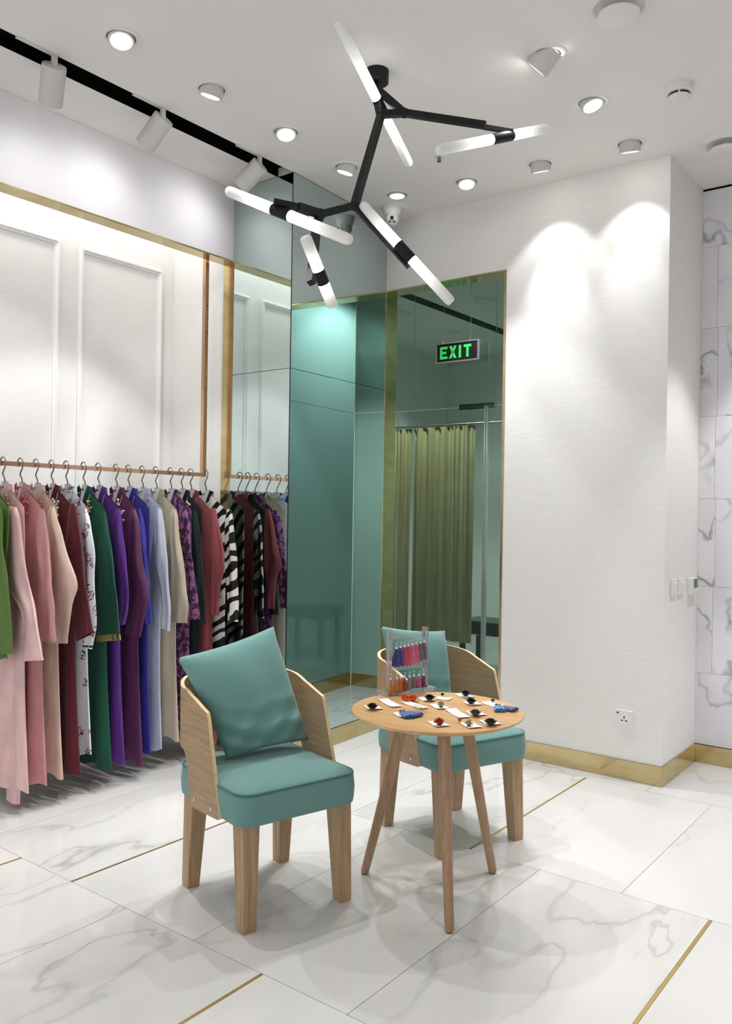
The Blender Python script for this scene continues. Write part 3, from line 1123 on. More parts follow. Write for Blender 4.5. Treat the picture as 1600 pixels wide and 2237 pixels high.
# hook pixel, sleeve outline (left, right) from shoulder to cuff, hem height, body half width at hem, beads
G = [
    ('green', -28, [(-22, 1107), (-30, 1210), (-26, 1310), (-20, 1427)], [(4, 1107), (9, 1210), (20, 1310), (25, 1428)], .74, .17, None,
     'olive green tunic dress at the picture edge, first on the rail'),
    ('pink', 6, [(22, 1104), (15, 1125), (9, 1182), (14, 1270), (51, 1337), (47, 1400), (41, 1444)], [(36, 1106), (43, 1135), (50, 1190), (60, 1270), (72, 1331), (83, 1390), (93, 1442)], .11, .245, ('gold', .0),
     'pale pink long dress with a slit sleeve, next to the olive green one'),
    ('rose', 44, [(88, 1108), (82, 1146), (83, 1195), (86, 1258), (82, 1317), (86, 1358), (90, 1400)], [(95, 1110), (98, 1146), (104, 1195), (112, 1258), (118, 1317), (120, 1358), (122, 1400)], .115, .25, ('rose', 1),
     'rose pink satin dress with sparkling red beads at the neckline'),
    ('blush', 78, [(112, 1104), (106, 1135), (106, 1170), (104, 1210), (98, 1277), (93, 1330), (88, 1403)], [(118, 1105), (124, 1135), (133, 1170), (146, 1215), (165, 1277), (157, 1320), (147, 1405)], .137, .255, ('rose', 0),
     'blush beige satin dress with a wide elbowed sleeve'),
    ('maroon', 112, [(157, 1100), (149, 1129), (140, 1180), (142, 1250), (150, 1310), (160, 1360), (168, 1400)], [(162, 1099), (167, 1129), (174, 1180), (182, 1240), (190, 1296), (198, 1345), (205, 1380)], .125, .272, ('pearl', 1),
     'dark maroon velvet dress with scattered pearls at the neck'),
    ('floral', 144, [(184, 1112), (181, 1150), (178, 1205), (180, 1260), (184, 1320), (186, 1370), (180, 1408)], [(188, 1110), (198, 1150), (204, 1205), (203, 1250), (205, 1320), (206, 1375), (199, 1418)], .2, .235, None,
     'white dress printed with small pink and navy flowers'),
    ('emerald', 182, [(223, 1117), (218, 1169), (215, 1219), (210, 1282), (208, 1337), (212, 1402)], [(230, 1115), (237, 1169), (244, 1219), (253, 1282), (259, 1337), (266, 1398)], .12, .265, ('gold', 1),
     'emerald green dress with gold braid round the sleeve cuff'),
    ('purple', 214, [(256, 1109), (245, 1150), (243, 1190), (248, 1235), (254, 1290), (258, 1330), (262, 1362)], [(262, 1109), (266, 1150), (270, 1190), (274, 1235), (280, 1285), (276, 1330), (268, 1365)], .124, .25, None,
     'bright purple satin dress with a gathered sleeve'),
    ('plum', 253, [(288, 1109), (285, 1141), (282, 1180), (282, 1240), (280, 1300), (275, 1350), (270, 1385)], [(295, 1110), (303, 1141), (307, 1180), (311, 1240), (322, 1304), (314, 1351), (306, 1392)], .092, .255, ('pearl', 0),
     'plum coloured satin dress with a bent elbow sleeve and few pearls'),
    ('blue', 280, [(300, 1110), (303, 1157), (308, 1205), (312, 1255), (314, 1310), (316, 1362)], [(306, 1108), (314, 1157), (319, 1205), (322, 1255), (327, 1310), (329, 1362)], .13, .215, ('pearl', 0),
     'royal blue dress between the plum and ice blue ones'),
    ('ice', 310, [(344, 1108), (341, 1150), (338, 1205), (339, 1240), (350, 1290), (354, 1330), (354, 1370)], [(351, 1110), (356, 1150), (361, 1205), (364, 1240), (370, 1290), (373, 1325), (372, 1378)], .118, .19, ('jet', 0),
     'ice blue satin dress with a dark embroidered neckline'),
    ('sand', 340, [(377, 1110), (372, 1140), (373, 1180), (377, 1240), (374, 1290), (373, 1325), (374, 1358)], [(385, 1112), (389, 1140), (393, 1180), (400, 1240), (406, 1290), (410, 1325), (407, 1361)], .158, .22, ('gold', 0),
     'sand beige satin dress with a short hem and gold beads'),
    ('velvet', 372, [(398, 1112), (396, 1150), (396, 1212), (402, 1240), (407, 1290), (411, 1353)], [(407, 1111), (414, 1150), (420, 1212), (423, 1240), (429, 1290), (434, 1352)], .15, .2, None,
     'mottled purple burnout velvet dress'),
    ('night', 396, [(418, 1112), (420, 1160), (424, 1212), (428, 1260), (432, 1310), (434, 1362)], [(428, 1113), (434, 1160), (438, 1212), (442, 1260), (448, 1310), (451, 1363)], .12, .2, ('pearl', 0),
     'nearly black dark teal dress beside the brick red one'),
    ('brick', 416, [(461, 1110), (460, 1150), (458, 1205), (458, 1240), (461, 1280), (461, 1342)], [(470, 1108), (480, 1160), (488, 1205), (492, 1242), (482, 1282), (479, 1344)], .12, .25, ('pearl', 0),
     'brick red satin dress next to the zebra print one'),
    ('zebra', 448, [(497, 1112), (494, 1150), (494, 1210), (496, 1260), (497, 1310), (497, 1355)], [(506, 1113), (511, 1150), (515, 1210), (517, 1260), (519, 1310), (519, 1358)], .12, .22, None,
     'zebra striped dress, last on the rail against the mirror'),
]


def ztop(x):
    return 1.528 - max(0., abs(x) - .05) * .70


def hanger(y, lb):
    e = empty('hanger', (XR, y, 1.5))
    tag(e, lb, 'hanger', 'hangers on the clothes rail')
    pth = [(0, .014, .06), (0, .010, .085), (0, 0, .104), (.006, 0, .116), (.018, 0, .132), (.0255, 0, .150), (.024, 0, .170), (.013, 0, .183), (-.002, 0, .186), (-.016, 0, .180), (-.023, 0, .167), (-.022, 0, .152)]
    MB().tube(pth, .0036, 8).build('hook', MAT['steel'], e)
    MB().cyl((-.022, 0, .150), (-.0225, 0, .143), .0055, n=8).build('hook_tip', MAT['steel'], e)
    mb = MB()
    prof = [(-.026, .068), (.026, .068), (.038, .008), (.150, -.085), (.144, -.098), (.0, -.030), (-.144, -.098), (-.150, -.085), (-.038, .008)]
    mb.loft([[(x, .0115, z) for x, z in prof], [(x, .0165, z) for x, z in prof]])
    mb.build('hanger_body', MAT['grey_plate'], e, smooth=False)


def garment(key, hook, SL, SR, hem, wh, beads, lb, idx):
    mat = CL[key]
    y = at(hook, 1014.5 + hook * .0555, 0, XR).y
    hanger(y, 'grey plate hanger with a steel hook carrying the ' + {'green': 'olive green', 'pink': 'pale pink', 'rose': 'rose pink', 'blush': 'blush beige', 'maroon': 'dark maroon', 'floral': 'flower printed', 'emerald': 'emerald green', 'purple': 'bright purple', 'plum': 'plum coloured', 'blue': 'royal blue', 'ice': 'ice blue', 'sand': 'sand beige', 'velvet': 'mottled purple', 'night': 'nearly black', 'brick': 'brick red', 'zebra': 'zebra striped'}[key] + ' dress')
    e = empty('dress', (XR, y, 1.5))
    tag(e, lb, 'dress', 'long dresses on the clothes rail')
    rnd = random.Random(idx * 13 + 5)
    ph = [rnd.uniform(0, 6.28) for _ in range(6)]
    f1, f2 = rnd.uniform(24, 32), rnd.uniform(44, 60)
    nx, nz = 44, 26
    yo = .014

    def panel(front):
        rows_ = []
        for i in range(nz + 1):
            tt = i / nz
            rg = []
            for j in range(nx + 1):
                s_ = -1 + 2 * j / nx
                # half width from hem to shoulder
                w_ = wh * (1 - tt) ** 1.0 + .172 * (1 - (1 - tt) ** 1.0)
                if tt > .0:
                    w_ -= .02 * math.sin(min(1, tt * 1.25) * math.pi)
                x = w_ * s_
                xt = .172 * s_
                zt = ztop(xt)
                if front and abs(xt) < .055:
                    zt -= .125 * (1 - abs(xt) / .055)
                z = hem + .010 * math.sin(s_ * 9 + ph[0]) * (1 - tt) + (zt - hem) * tt
                edge = (1 - abs(s_) ** 4)
                d = (.026 * edge + .003) * (1 - .62 * tt ** 3)
                fold = (.013 * math.sin(f1 * x + ph[1] + .5 * tt) + .008 * math.sin(f2 * x + ph[2])) * (1 - tt) ** .45 * edge
                sgn = -1 if front else 1
                yy = yo + sgn * d + fold
                if tt > .93:
                    yy = yo + (yy - yo) * (1 - (tt - .93) / .07 * .6)
                rg.append((x, yy, z - 1.5))
            rows_.append(rg)
        return rows_
    mb = MB()
    fr_, bk = panel(True), panel(False)
    rings = [a + b_[::-1] for a, b_ in zip(fr_, bk)]
    mb.loft(rings, cap=False)
    mb.build('bodice_and_skirt', mat, e, angle=75)
    # standing collar
    cm = MB()
    pts = []
    for k in range(13):
        a = k / 12
        x = -.055 + .11 * a
        pts.append((x, yo + .012 - .004 * abs(x) / .055, ztop(x) - 1.5))
    left = [(-.055 * (1 - q), yo - .012, ztop(0) - .125 * q - 1.5) for q in (0, .3, .6, .9)]
    path = left[::-1] + pts + [(-p_[0], p_[1], p_[2]) for p_ in left]
    inner = [Vector(p_) for p_ in path]
    outer = []
    for k, p_ in enumerate(inner):
        q_ = k / (len(inner) - 1)
        h_ = (.016 + .030 * max(0, math.sin(3 * math.pi * q_ - .2 * math.pi))) * math.sin(math.pi * min(max(q_, .02), .98)) ** .35
        outer.append(p_ + Vector((.35 * h_ * (1 if p_.x > 0 else -1), -.010 + .016 * math.sin(q_ * 12), h_)))
    cm.loft([[a for a in inner], [b_ for b_ in outer]], cap=False, closed=False)
    cm.loft([[a + Vector((0, .003, 0)) for a in inner], [b_ + Vector((0, .003, 0)) for b_ in outer]], cap=False, closed=False)
    cm.build('collar', mat, e, angle=75)
    # near sleeve, hanging from the shoulder in front of the body; far sleeve mirrored
    ys = y - .024
    nl = len(SL)
    L = [at(*p_, 1, ys) for p_ in SL]
    Rr = [at(*p_, 1, ys) for p_ in SR]

    def interp(A, q_):
        k = min(int(q_ * (nl - 1)), nl - 2)
        f_ = q_ * (nl - 1) - k
        p0, p1, p2, p3 = A[max(k - 1, 0)], A[k], A[k + 1], A[min(k + 2, nl - 1)]
        return .5 * ((2 * p1) + (p2 - p0) * f_ + (2 * p0 - 5 * p1 + 4 * p2 - p3) * f_ ** 2 + (3 * p1 - p0 - 3 * p2 + p3) * f_ ** 3)
    org = Vector((XR, y, 1.5))
    for side_ in (1, -1):
        sm = MB()
        rings = []
        ns, nc = 24, 28
        for i in range(ns + 1):
            q_ = i / ns
            a, b_ = interp(L, q_) - org, interp(Rr, q_) - org
            if q_ < .06:     # sleeve head tucks into the shoulder
                b_ = b_ + Vector((0, 0, -.004))
            c_, h_ = (a + b_) / 2, (b_ - a) / 2
            th = .017 * (1 - .25 * q_) * min(1, .35 + q_ * 5)
            rg = []
            for k in range(nc):
                an = 2 * math.pi * k / nc
                cc, ss = math.cos(an), math.sin(an)
                cx = math.copysign(abs(cc) ** .75, cc)
                fold = (.006 * math.sin(4.5 * cx + ph[3] + q_ * 4) + .003 * math.sin(9 * cx + ph[5] - 3 * q_)) * min(1, q_ * 4) + .0035 * math.sin(15 * q_ + ph[4] + 2.5 * cx) * math.sin(math.pi * q_)
                p_ = c_ + h_ * cx + Vector((0, ss * th + fold, 0))
                if side_ < 0:
                    p_ = Vector((-p_.x, p_.y, p_.z))
                rg.append(p_)
            rings.append(rg)
        sm.loft(rings, cap=False)
        sm.build('sleeve', mat, e, angle=75)
        # seam / trimming at the cuff
        cf = MB()
        last = rings[-1]
        mid = sum((Vector(p_) for p_ in last), Vector()) / len(last)
        band = [[mid + (Vector(p_) - mid) * 1.03 + (Vector(rings[-3][k]) - Vector(p_)) * f_ for k, p_ in enumerate(last)] for f_ in ((-.02, .0, .25) if key not in ('emerald', 'floral') else (-.02, .3, .62))]
        cf.loft(band, cap=False)
        cmat = mat
        if key == 'emerald':
            cmat = MAT['braid']
        if key == 'floral':
            cmat = MAT['stripe']
        cf.build('cuff_band', cmat, e, angle=75)
    if beads:
        bm_ = {'gold': GOLDB, 'rose': ROSEB, 'pearl': PEARL, 'jet': DARKB}[beads[0]]
        mb = MB()
        n = 46 if beads[1] else 22
        for k in range(n):
            q_ = rnd.random()
            x = .055 * (1 - q_) + rnd.uniform(.004, .05)
            zt = ztop(x) - .012 - rnd.uniform(0, .11) - .05 * q_
            r_ = rnd.uniform(.0042, .0075)
            mb.ball((x, yo - .021 - r_, zt - 1.5), r_, 5)
        o = mb.build('bead_embroidery', bm_, e)
        o['kind'] = 'stuff'
    return e


# cuff materials
b = pm('gold_braid', (176, 160, 84), .4, metal=.4)
t = NT(b)
wv = t.n('ShaderNodeTexWave', wave_type='BANDS', bands_direction='Z')
wv.inputs['Scale'].default_value = 42
t.l(t.coord(), wv.inputs['Vector'])
t.l(t.ramp(wv.outputs['Fac'], [(.2, (96, 88, 50)), (.5, (206, 192, 116))]), t.b.inputs['Base Color'])
t.bump(wv.outputs['Fac'], .5, .003)
MAT['braid'] = b
b = pm('striped_ribbon', (230, 230, 235), .5)
t = NT(b)
wv = t.n('ShaderNodeTexWave', wave_type='BANDS', bands_direction='Z')
wv.inputs['Scale'].default_value = 14
t.l(t.coord(), wv.inputs['Vector'])
t.l(t.ramp(wv.outputs['Fac'], [(0, (28, 28, 44)), (.5, (230, 232, 238))], True), t.b.inputs['Base Color'])
MAT['stripe'] = b

for i, g_ in enumerate(G):
    garment(*g_, i)
# trouser leg of the pale pink outfit, showing under its hem
# (hangs on the same hanger, so it is a part of that dress)
pink = [o for o in COL.objects if o.get('label', '').startswith('pale pink long dress')][0]
mb = MB()
rings = []
for i in range(14):
    q_ = i / 13
    z = 1.05 - (1.05 - .035) * q_
    rg = []
    for k in range(24):
        an = 2 * math.pi * k / 24
        rg.append((.115 + .075 * (1 - .35 * q_) * math.cos(an) + .004 * math.sin(7 * an), .014 + (.014) * math.sin(an) + .004 * math.sin(3 * an + 2 * q_), z - 1.5))
    rings.append(rg)
mb.loft(rings, cap=False)
mb.build('trouser_leg', CL['pink'], pink, angle=75)


# ================================================================== CHAIRS
def rrect(hx, hy, rad, n=6):
    pts = []
    for cx, cy, a0 in ((hx - rad, hy - rad, 0), (-hx + rad, hy - rad, 90), (-hx + rad, -hy + rad, 180), (hx - rad, -hy + rad, 270)):
        for k in range(n + 1):
            a = R(a0 + 90 * k / n)
            pts.append((cx + rad * math.cos(a), cy + rad * math.sin(a)))
    return pts


def make_chair(loc, rz, label):
    e = empty('armchair', loc, R(rz))
    tag(e, label, 'chair', 'teal upholstered chairs with plywood backs')
    # seat cushion
    mb = MB()
    rings = []
    for (s_, z, rad) in ((.96, .362, .05), (.985, .366, .05), (1.0, .385, .055), (1.008, .42, .055), (1.0, .462, .06), (.985, .473, .06)):
        rings.append([(x * s_, y * s_, z) for x, y in rrect(.252, .252, rad)])
    for s_, z in ((.94, .482), (.8, .493), (.6, .499), (.35, .502), (.08, .503)):
        rings.append([(x * s_, y * s_, z) for x, y in rrect(.252, .252, .07)])
    mb.loft(rings)
    seat = mb.build('seat', MAT['teal'], e, angle=60)
    pp = [(x * .988, y * .988, .4735) for x, y in rrect(.252, .252, .06, 8)]
    pb = MB()
    pb.tube(pp + [pp[0], pp[1]], .0046, 8, cap=False)
    pb.build('piping', MAT['piping'], seat)
    # legs
    for sx, sy in ((1, 1), (1, -1), (-1, 1), (-1, -1)):
        lb = MB()
        rings = []
        for z, hs, ox, oy in ((0, .0250, .216, .203), (.02, .0260, .216, .203), (.372, .0355, .193, .196)):
            if sx < 0:
                ox -= .0
            rings.append([(sx * ox + a, sy * oy + c, z) for a, c in ((hs, hs * .9), (hs * .9, hs), (-hs * .9, hs), (-hs, hs * .9), (-hs, -hs * .9), (-hs * .9, -hs), (hs * .9, -hs), (hs, -hs * .9))])
        lb.loft(rings)
        lg = lb.build('leg', MAT['wood_leg'], e, smooth=False)
        boxo('glide', (sx * .216 - .018, sy * .203 - .018, -.0005), (sx * .216 + .018, sy * .203 + .018, .004), MAT['darkplastic'], lg)
    # bent plywood back: columns of (u_bottom, z_bottom, u_top, z_top, angle)
    V = .262
    cols = []
    side_c = [(.117, .365, .010, .700, 0), (.105, .360, .002, .714, 0), (.03, .355, -.05, .729, 0), (-.05, .35, -.10, .745, 0), (-.095, .349, -.128, .752, 0), (-.108, .362, -.135, .755, 0),
              (-.128, .44, -.148, .759, 0), (-.150, .515, -.158, .763, 0), (-.170, .541, -.172, .767, 0)]
    outer_b, outer_t = [], []

    def shellpts(off):
        bt, tp = [], []
        v = V - off
        for (ub, zb, ut, zt, _) in side_c:
            bt.append(Vector((ub, -v, zb)))
            tp.append(Vector((ut, -v + .004, zt)))
        rad = .14 - off
        for k in range(1, 9):
            a = R(90 * k / 8)
            u_ = -.175 - rad * math.sin(a)
            vv = -(V - .14) - rad * math.cos(a)
            zb = .541 + .022 * min(1, k / 4)
            zt = .767 + .030 * math.sin(R(90 * k / 8))
            bt.append(Vector((u_, vv, zb)))
            tp.append(Vector((u_ - .012 * k / 8, vv, zt)))
        return bt, tp
    for layer, off in (('o', 0.), ('i', .014)):
        bt, tp = shellpts(off)
        bt += [Vector((p.x, -p.y, p.z)) for p in bt[::-1]]
        tp += [Vector((p.x, -p.y, p.z)) for p in tp[::-1]]
        cols.append((bt, tp))
    sb = MB()
    nr = 7
    n0 = len(cols[0][0])
    grids = []
    for bt, tp in cols:
        base = len(sb.v)
        for r_ in range(nr + 1):
            f_ = r_ / nr
            sb.v += [tuple(b_ * (1 - f_) + t_ * f_) for b_, t_ in zip(bt, tp)]
        grids.append(base)
        for r_ in range(nr):
            for c_ in range(n0 - 1):
                sb.quad(base + r_ * n0 + c_, base + r_ * n0 + c_ + 1, base + (r_ + 1) * n0 + c_ + 1, base + (r_ + 1) * n0 + c_, mi=0)
    A, B_ = grids
    for c_ in range(n0 - 1):
        sb.quad(A + c_, A + c_ + 1, B_ + c_ + 1, B_ + c_, mi=1)
        q0 = nr * n0
        sb.quad(A + q0 + c_, A + q0 + c_ + 1, B_ + q0 + c_ + 1, B_ + q0 + c_, mi=1)
    for r_ in range(nr):
        for c_ in (0, n0 - 1):
            sb.quad(A + r_ * n0 + c_, A + (r_ + 1) * n0 + c_, B_ + (r_ + 1) * n0 + c_, B_ + r_ * n0 + c_, mi=1)
    shell = sb.build('back_shell', [MAT['wood_shell'], MAT['ply_edge']], e, angle=35)
    for sy in (-1, 1):
        for u_, z_ in ((-.078, .383), (.055, .387)):
            MB().lathe([(.0085, 0), (.0085, .002), (.004, .0035), (.001, .002)], c=(0, 0, 0), n=16, M=Matrix.Translation((u_, sy * (V - .0005), z_)) @ Matrix.Rotation(R(90 if sy < 0 else -90), 4, 'X')).build('screw', MAT['chrome'], shell)
    return e


ch1 = make_chair((-2.21, 2.307, 0), -15.3, 'teal upholstered chair with a plywood back in front, standing clear of the table')
ch2 = copy_tree(ch1)
ch2.location = (-1.988, 3.273, 0)
ch2.rotation_euler = (0, 0, R(-20.4))
ch2['label'] = 'teal upholstered chair with a plywood back behind the round table'


def pillow(chair, corners, label, thick=.085, seed=1):
    """corners tl, tr, br, bl in the chair's own frame (u forward, v left, z)"""
    a = chair.rotation_euler[2]
    f_, l_ = Vector((math.cos(a), math.sin(a), 0)), Vector((-math.sin(a), math.cos(a), 0))
    c0 = Vector(chair.location)
    P_ = [c0 + f_ * u_ + l_ * v_ + Vector((0, 0, z_)) for u_, v_, z_ in corners]
    tl, tr, br, bl = P_
    ctr = (tl + tr + br + bl) / 4
    base = Vector((ctr.x, ctr.y, min(bl.z, br.z)))
    nrm = ((tr - bl).cross(tl - br)).normalized()
    if nrm.dot(CAM - ctr) < 0:
        nrm = -nrm
    rnd = random.Random(seed)
    N = 34
    mb = MB()
    grids = []
    for sgn in (1, -1):
        base_i = len(mb.v)
        for i in range(N + 1):
            for j in range(N + 1):
                s_, t_ = j / N, i / N
                p_ = (bl * (1 - s_) + br * s_) * (1 - t_) + (tl * (1 - s_) + tr * s_) * t_
                a_, b_ = 2 * s_ - 1, 2 * t_ - 1
                # edges pull in between the corners
                pull = .055
                p_ = p_ + (ctr - p_) * pull * ((1 - a_ * a_) * abs(b_) ** 6 + (1 - b_ * b_) * abs(a_) ** 6)
                h_ = thick * (((1 - a_ * a_) * (1 - b_ * b_)) ** .62 * .75 + ((1 - a_ ** 4) * (1 - b_ ** 4)) ** .5 * .32)
                wr = 0
                if sgn > 0:
                    # creases gathered towards the sagging lower corners
                    low = max(0, 1 - t_ * 2.1)
                    wr = .020 * low * math.sin(30 * t_ + 8 * s_ + 3 + 2 * math.sin(5 * s_)) +   .013 * low * math.sin(24 * (t_ - .8 * s_) + 1)
                    wr += .0025 * math.sin(11 * s_ + 5 * t_) + .004 * math.exp(-((s_ - .36) ** 2 + (t_ - .93) ** 2) * 160)
                    wr *= (1 - a_ ** 6) * (1 - b_ ** 6)
                p_ = p_ + nrm * (sgn * (h_ + wr) * (1 if sgn > 0 else .8))
                mb.v.append(tuple(p_ - base))
        for i in range(N):
            for j in range(N):
                q_ = base_i + i * (N + 1) + j
                mb.quad(q_, q_ + 1, q_ + N + 2, q_ + N + 1)
    o = mb.build('cushion', MAT['teal_pillow'], angle=80)
    bm = bmesh.new()
    bm.from_mesh(o.data)
    bmesh.ops.remove_doubles(bm, verts=bm.verts, dist=.0008)
    bmesh.ops.recalc_face_normals(bm, faces=bm.faces)
    bm.to_mesh(o.data)
    bm.free()
    o.location = base
    tag(o, label, 'cushion', 'teal cushions on the chairs')
    return o


pillow(ch1, ((-.200, -.283, .885), (-.200, .140, .975), (-.085, .245, .520), (-.075, -.130, .505)), 'square teal cushion propped in the chair in front', .078)
pillow(ch2, ((-.20, -.262, .925), (-.20, .112, .880), (-.10, .085, .505), (-.09, -.205, .508)), 'square teal cushion in the chair behind the table', .07, 3)

# ================================================================== TABLE
TC = Vector((-1.722, 2.732, 0))
ZT = .690
tb = empty('side_table', TC)
tag(tb, 'round oak side table on three splayed legs covered with jewellery', 'table')
MB().lathe([(.001, ZT - .022), (.295, ZT - .022), (.318, ZT - .012), (.330, ZT - .004), (.329, ZT), (.001, ZT)], n=72).build('tabletop', MAT['wood_top'], tb, angle=25)
for fx, fy in ((-2.016, 2.677), (-1.506, 2.490), (-1.621, 3.007)):
    d = Vector((fx, fy, 0)) - Vector((-1.714, 2.725, 0))
    d.z = 0
    u_ = d.normalized()
    top = Vector((-1.714, 2.725, 0)) - TC + u_ * .135
    bot = Vector((fx, fy, 0)) - TC
    lg = MB().tube([(bot.x, bot.y, .004), (bot.x, bot.y, .010), (top.x, top.y, ZT - .021)], [.0145, .0165, .0245], 20).build('leg', MAT['wood_round'], tb)
    MB().cyl((bot.x, bot.y, 0), (bot.x, bot.y, .005), .0115, n=14).build('glide', MAT['darkplastic'], lg)
tf = MB().cyl((-1.714 - TC.x, 2.725 - TC.y, ZT - .034), (-1.714 - TC.x, 2.725 - TC.y, ZT - .0215), .17, n=32).build('under_plate', MAT['wood_round'], tb)

# ------------------------------------------------------------------ acrylic stand with tassels
PA, PB = Vector((-2.027, 2.832, ZT)), Vector((-1.972, 3.020, ZT))
ax = (PB - PA).normalized()
nx_ = Vector((ax.y, -ax.x, 0))          # towards the camera side
sc = (PA + PB) / 2
ang = math.atan2(ax.y, ax.x)
st = empty('earring_stand', (sc.x, sc.y, ZT), ang)
tag(st, 'clear acrylic earring stand hung with coloured tassels on the table', 'display stand')
hl = (PB - PA).length / 2
boxo('base', (-hl - .035, -.045, .0005), (hl + .035, .045, .012), MAT['acrylic'], st)
for s_ in (-1, 1):
    boxo('upright', (s_ * hl - .0055, -.016, .012), (s_ * hl + .0055, .016, .268), MAT['acrylic'], st)
bars = []
for z in (.225, .095):
    boxo('crossbar', (-hl + .005, -.003, z), (hl - .005, .003, z + .022), MAT['acrylic'], st)
    for k in range(8):
        x = -hl + .02 + k * (2 * hl - .04) / 7
        MB().lathe([(.0045, -.0008), (.0045, .0008), (.003, .0008), (.003, -.0008), (.0045, -.0008)], n=12, M=Matrix.Translation((x, -.004, z + .011)) @ Matrix.Rotation(R(90), 4, 'X')).build('ring_hole', MAT['chrome'], st)
TASS = {}


def tassel_mat(c):
    if c not in TASS:
        b = pm('tassel_silk', c, .5, sheen=.4)
        t = NT(b)
        nz = t.n('ShaderNodeTexNoise', Scale=1.0, Detail=2.0)
        t.l(t.coord((700, 700, 40)), nz.inputs['Vector'])
        t.l(t.ramp(nz.outputs[0], [(.35, tuple(int(v * .6) for v in c)), (.65, c)]), t.b.inputs['Base Color'])
        t.bump(nz.outputs[0], .6, .002)
        TASS[c] = b
    return TASS[c]


def tassel(name, loc, rz, L, wtop, wbot, c, label, group, cap=True, tilt=None, flat=.7):
    e = empty(name, loc, rz, tilt)
    tag(e, label, 'tassel', group)
    mb = MB()
    rings = []
    rnd = random.Random(int(L * 1e5) + len(label))
    for i, (q_, w_) in enumerate(((0, wtop * .7), (.06, wtop), (.18, wtop * .85), (.28, wbot * .62), (.6, wbot * .84), (1.0, wbot))):
        rg = []
        for k in range(20):
            an = 2 * math.pi * k / 20
            wob = 1 + .16 * math.sin(k * 2.51 + 1) * (q_ > .3) + .1 * math.sin(k * 4.1)
            rg.append((w_ * wob * math.cos(an), w_ * flat * wob * math.sin(an), -L * q_ - (.004 * math.sin(k * 2.2) if q_ == 1 else 0)))
        rings.append(rg)
    mb.loft(rings)
    mb.build('strands', tassel_mat(c), e, angle=70)
    MB().lathe([(wtop * .9, -.006), (wtop * .95, 0), (wtop * .5, .006), (.001, .007)], n=14).build('cap', MAT['chrome'], e)
    MB().tube([(0, 0, .006), (.003, -.002, .012), (.0, -.004, .019), (-.003, -.002, .014)], .0009, 6).build('ear_hook', MAT['chrome'], e)
    return e


cr = [((28, 26, 132), 'navy blue'), ((34, 30, 146), 'navy blue'), ((206, 52, 108), 'crimson pink'), ((214, 66, 112), 'crimson pink'), ((236, 112, 150), 'pale pink'), ((232, 96, 134), 'pale pink'), ((116, 104, 106), 'grey'), ((108, 96, 98), 'grey')]
Mst = Matrix.Translation((sc.x, sc.y, ZT)) @ Matrix.Rotation(ang, 4, 'Z')
for k, (c, nm) in enumerate(cr):
    x = -hl + .026 + k * (2 * hl - .046) / 7
    p = Mst @ Vector((x, -.019, .196 + .002 * k))
    tassel('tassel_earring', p, ang, .084 - .002 * abs(k - 3), .0088, .0195, c, ('left' if k % 2 == 0 else 'right') + ' one of the two %s tassels on the top bar of the stand' % nm, 'tassels on the top bar')
for k, (x, c, nm, L) in enumerate(((-.100, (226, 140, 52), 'orange tassel outside the left upright', .072), (-.068, (232, 140, 48), 'orange tassel inside the left upright', .068), (-.048, (224, 120, 50), 'deep orange tassel', .066), (-.026, (190, 52, 52), 'red tassel', .062),
                                  (.0, (150, 138, 134), 'silver grey tassel', .056), (.024, (126, 112, 110), 'dark silver grey tassel', .054), (.052, (214, 92, 140), 'single pink tassel', .056), (.078, (106, 40, 62), 'maroon tassel', .056))):
    p = Mst @ Vector((x, -.019, .070))
    tassel('tassel_earring', p, ang, L * .95, .0066, .0135, c, nm + ' on the lower bar of the stand', 'tassels on the lower bar')


# ------------------------------------------------------------------ cards and flowers on the table
def card(px, lx, ly, rz, label, curl=.003):
    lx, ly = lx * 1.0, ly * 1.0
    p = at(*px, 2, ZT)
    mb = MB()
    n = 8
    top, bot = [], []
    rings = []
    for i in range(n + 1):
        s_ = -1 + 2 * i / n
        z = .0015 + curl * (s_ * s_)
        rings.append([(lx * s_, -ly, z), (lx * s_, ly, z), (lx * s_, ly, z + .0008), (lx * s_, -ly, z + .0008)])
    mb.loft(rings)
    o = mb.build('jewellery_card', MAT['card'], smooth=False)
    o.location = (p.x, p.y, ZT)
    o.rotation_euler = (0, 0, R(rz))
    tag(o, label, 'card', 'printed jewellery cards on the table')
    return o


